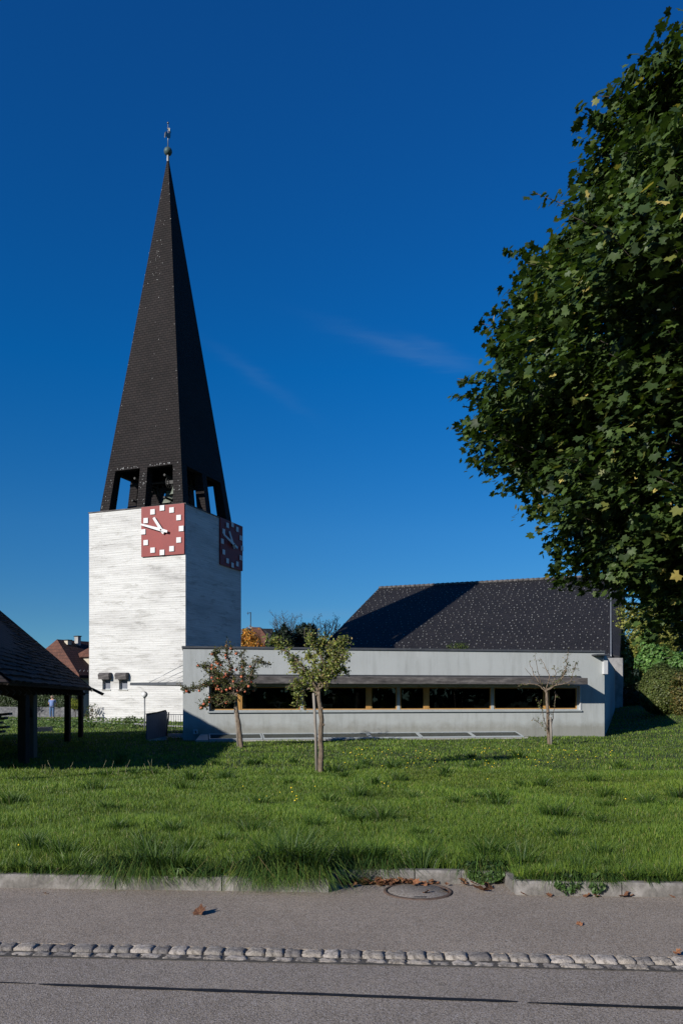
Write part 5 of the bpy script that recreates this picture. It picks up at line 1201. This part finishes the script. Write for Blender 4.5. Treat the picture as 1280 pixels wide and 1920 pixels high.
n = 9000; wx_ = -90+rng.random(n)*180; wz = -.3+rng.random(n)**.8*13; wy_ = -52+4*np.sin(wx_*.13)+rng.normal(size=n)*2.0
wz = np.minimum(wz, 9+3.5*np.sin(wx_*.31)+2*np.sin(wx_*.9)+rng.random(n)*2)
tag(leaves('far_wood', np.stack([wx_,wy_,wz],1), rng.normal(size=(n,3))+np.array([0,1.2,.4]), 2.2*(.6+.7*rng.random(n)), 'spray', palette(n, [(.03,.045,.014),(.045,.06,.018)], [1,1]), M['leaf'], None), 'wood across the road whose dark mass mirrors in the window panes', 'wood', kind='stuff')

# ------------------------------------------------------------ person
def person(px, d):
    x, y = XY(px, d); z = gz(x,y); H = 1.56
    t = empty('person', (x,y,z), 'person seen from behind in light blue top and jeans gardening by the wall', 'person')
    def skin(name, verts, edges, rad, mat, lvl=2, root=0):
        me = bpy.data.meshes.new(name); me.from_pydata(verts, edges, []); me.materials.append(mat)
        o = link(name, me, t, WL[t.name].copy()); md = o.modifiers.new('skin','SKIN'); sv = me.skin_vertices
        if not sv: 
            bpy.context.view_layer.update()
        for i, r_ in enumerate(rad): me.skin_vertices[0].data[i].radius = (r_ if isinstance(r_, tuple) else (r_, r_))
        me.skin_vertices[0].data[root].use_root = True
        s = o.modifiers.new('sub','SUBSURF'); s.levels = lvl; s.render_levels = lvl; md.use_smooth_shade = True; return o
    V_ = [(0,0,.86),(0,-.02,1.05),(.0,.02,1.22),(0,.06,1.33),(-.01,.10,1.40),(-.02,.13,1.48),(-.02,.13,1.55)]  # pelvis..head
    Rd = [(.14,.11),(.13,.10),(.15,.10),(.12,.08),(.05,.05),(.085,.09),(.06,.07)]
    E = [(0,1),(1,2),(2,3),(3,4),(4,5),(5,6)]
    def chain(start, pts, rs):
        prev = start
        for p, r_ in zip(pts, rs): V_.append(p); Rd.append(r_); E.append((prev, len(V_)-1)); prev = len(V_)-1
        return prev
    for s in (-1,1):
        chain(0, [(.09*s,.0,.80),(.10*s,-.03,.46),(.10*s,.02,.08),(.11*s,-.0,.04),(.12*s,.14,.03)], [.09,.062,.045,.04,.035])
        hnd = chain(3, [(.17*s,.06,1.30),(.26*s,.10,1.05),(.22*s,.30,.92),(.20*s,.36,.90)], [.055,.042,.032,.03])
        for k in range(5):
            ox = (-.03+.015*k)*s; chain(hnd, [(.20*s+ox,.42-(.03 if k in (0,4) else 0),.89-.005*k),(.20*s+ox*1.1,.455-(.03 if k in (0,4) else 0),.86)], [.009,.008])
    skin('body', V_, E, Rd, M['skin'])
    TV = [(0,0,.80),(0,-.02,1.05),(0,.02,1.22),(0,.06,1.34),(-.175,.06,1.30),(-.24,.09,1.12),(.175,.06,1.30),(.24,.09,1.12)]
    skin('shirt', TV, [(0,1),(1,2),(2,3),(3,4),(4,5),(3,6),(6,7)], [(.19,.16),(.175,.14),(.19,.14),(.13,.10),.075,.06,.075,.06], M['shirt'])
    JV = [(0,0,1.0),(-.09,0,.78),(-.10,-.03,.46),(-.10,.02,.09),(.09,0,.78),(.10,-.03,.46),(.10,.02,.09)]
    skin('trousers', JV, [(0,1),(1,2),(2,3),(0,4),(4,5),(5,6)], [(.17,.15),.11,.08,.065,.11,.08,.065], M['jeans'])
    w = WL[t.name]
    b = B(); b.sphere(w+Vector((-.02,.10,1.53)), .112, 16, 12, (1,1.05,1.0)); b.build('hair', M['hair'], t)
    for s in (-1,1): b = B(); b.sphere(w+Vector((.11*s,.06,.045)), .06, 12, 8, (.85,2.0,.8)); b.build('shoe', M['shoe'], t)
person(98, 57.0)

# ------------------------------------------------------------ world, sun, camera
world = bpy.data.worlds.new('World'); bpy.context.scene.world = world; world.use_nodes = True
nt = world.node_tree; bg = nt.nodes['Background']
sky = nt.nodes.new('ShaderNodeTexSky'); sky.sky_type = 'NISHITA'; sky.sun_disc = False
sky.sun_elevation = SUN_EL; sky.sun_rotation = math.pi+SUN_AZ; sky.air_density = .8; sky.dust_density = .0; sky.ozone_density = 4.0; sky.altitude = 600
hs = nd(nt, 'HueSaturation', {'Saturation': 1.22, 'Value': 1.0, 'Color': sky.outputs[0]})
gm0 = nd(nt, 'Gamma', {'Color': hs.outputs[0], 'Gamma': 1.08})
tz = nt.nodes.new('ShaderNodeTexCoord'); sz = nt.nodes.new('ShaderNodeSeparateXYZ'); nt.links.new(tz.outputs['Generated'], sz.inputs[0])
filt = ramp(nt, sz.outputs[2], [(0,(.31,.42,.46)),(.10,(.35,.49,.52)),(.20,(.36,.62,.66)),(.375,(.10,.74,.87)),(.64,(.30,.80,.98)),(1,(.4,.8,.98))])
g2 = mixc(nt, 1.0, gm0.outputs[0], filt, 'MULTIPLY'); gm = nd(nt, 'Gamma', {'Color': mixc(nt, 1.0, g2, (1.25,1.25,1.25), 'MULTIPLY'), 'Gamma': 1.0})
cmask = ramp(nt, sz.outputs[2], [(.0,(.5,.5,.5)),(.12,(.5,.5,.5)),(.2,(0,0,0)),(.30,(0,0,0)),(.36,(1,1,1)),(.42,(1,1,1)),(.5,(0,0,0))])
# very thin cirrus wisps
tcw = nt.nodes.new('ShaderNodeTexCoord'); mp = nd(nt, 'Mapping', {'Rotation': (0,math.radians(-14),0), 'Scale': (1.6,1.6,14)}); nt.links.new(tcw.outputs['Generated'], mp.inputs[0])
cn = nd(nt, 'TexNoise', {'Vector': mp.outputs[0], 'Scale': 2.3, 'Detail': 6.0, 'Roughness': .6, 'Distortion': .6})
cn2 = nd(nt, 'TexNoise', {'Vector': mp.outputs[0], 'Scale': 5.0, 'Detail': 7.0, 'Roughness': .65, 'Distortion': 1.2})
def mth(op, a, b_=0.0): return nd(nt, 'Math', {0: a, 1: b_}, operation=op).outputs[0]
px_, pz_ = sz.outputs[0], sz.outputs[2]; tot = None
for cx_, cz_, ang_, ls_, lt_, amp in ((.073,.396,-16,.078,.0075,.10),(-.093,.365,-31,.052,.007,.055),(-.03,.103,3,.05,.005,.14),(.10,.400,-20,.03,.005,.05),(-.55,.33,-12,.06,.008,.03)):
    ca, sa_ = math.cos(math.radians(ang_)), math.sin(math.radians(ang_))
    dx_ = mth('SUBTRACT', px_, cx_); dz_ = mth('SUBTRACT', pz_, cz_)
    u_ = mth('ADD', mth('MULTIPLY', dx_, ca/ls_), mth('MULTIPLY', dz_, sa_/ls_)); v_ = mth('ADD', mth('MULTIPLY', dx_, -sa_/lt_), mth('MULTIPLY', dz_, ca/lt_))
    v_ = mth('ADD', v_, mth('MULTIPLY', mth('SUBTRACT', cn2.outputs['Fac'], .5), 3.0))
    e_ = mth('EXPONENT', mth('MULTIPLY', mth('ADD', mth('MULTIPLY', u_, u_), mth('MULTIPLY', v_, v_)), -1.0))
    w_ = mth('MULTIPLY', mth('MULTIPLY', e_, amp), mth('MULTIPLY', cn.outputs['Fac'], 1.6)); tot = w_ if tot is None else mth('ADD', tot, w_)
cr = mth('MULTIPLY', tot, mth('GREATER_THAN', sz.outputs[1], 0.0))
mixed = mixc(nt, cr, gm.outputs[0], (2.2,3.3,4.5))
nt.links.new(mixed, bg.inputs[0]); bg.inputs[1].default_value = .08
sd = bpy.data.lights.new('sun', 'SUN'); sd.energy = 5.0; sd.angle = math.radians(.53); sd.color = (1,.955,.88)
so = bpy.data.objects.new('sun', sd); C.objects.link(so)
dvec = Vector((math.sin(SUN_AZ)*math.cos(SUN_EL), math.cos(SUN_AZ)*math.cos(SUN_EL), -math.sin(SUN_EL)))
so.rotation_euler = dvec.to_track_quat('-Z','Y').to_euler(); so.location = (-30,-30,30)
cd = bpy.data.cameras.new('camera'); cam = bpy.data.objects.new('camera', cd); C.objects.link(cam)
cam.location = (0,0,EYE); cam.rotation_euler = (math.radians(90),0,0)
cd.sensor_fit = 'VERTICAL'; cd.sensor_height = 36; cd.sensor_width = 24; cd.lens = F/1920*36; cd.shift_y = (HZ-960)/1920; cd.clip_start = .1; cd.clip_end = 3000
sc = bpy.context.scene; sc.camera = cam
sc.view_settings.view_transform = 'Standard'; sc.view_settings.look = 'None'; sc.view_settings.exposure = .35; sc.view_settings.gamma = 1
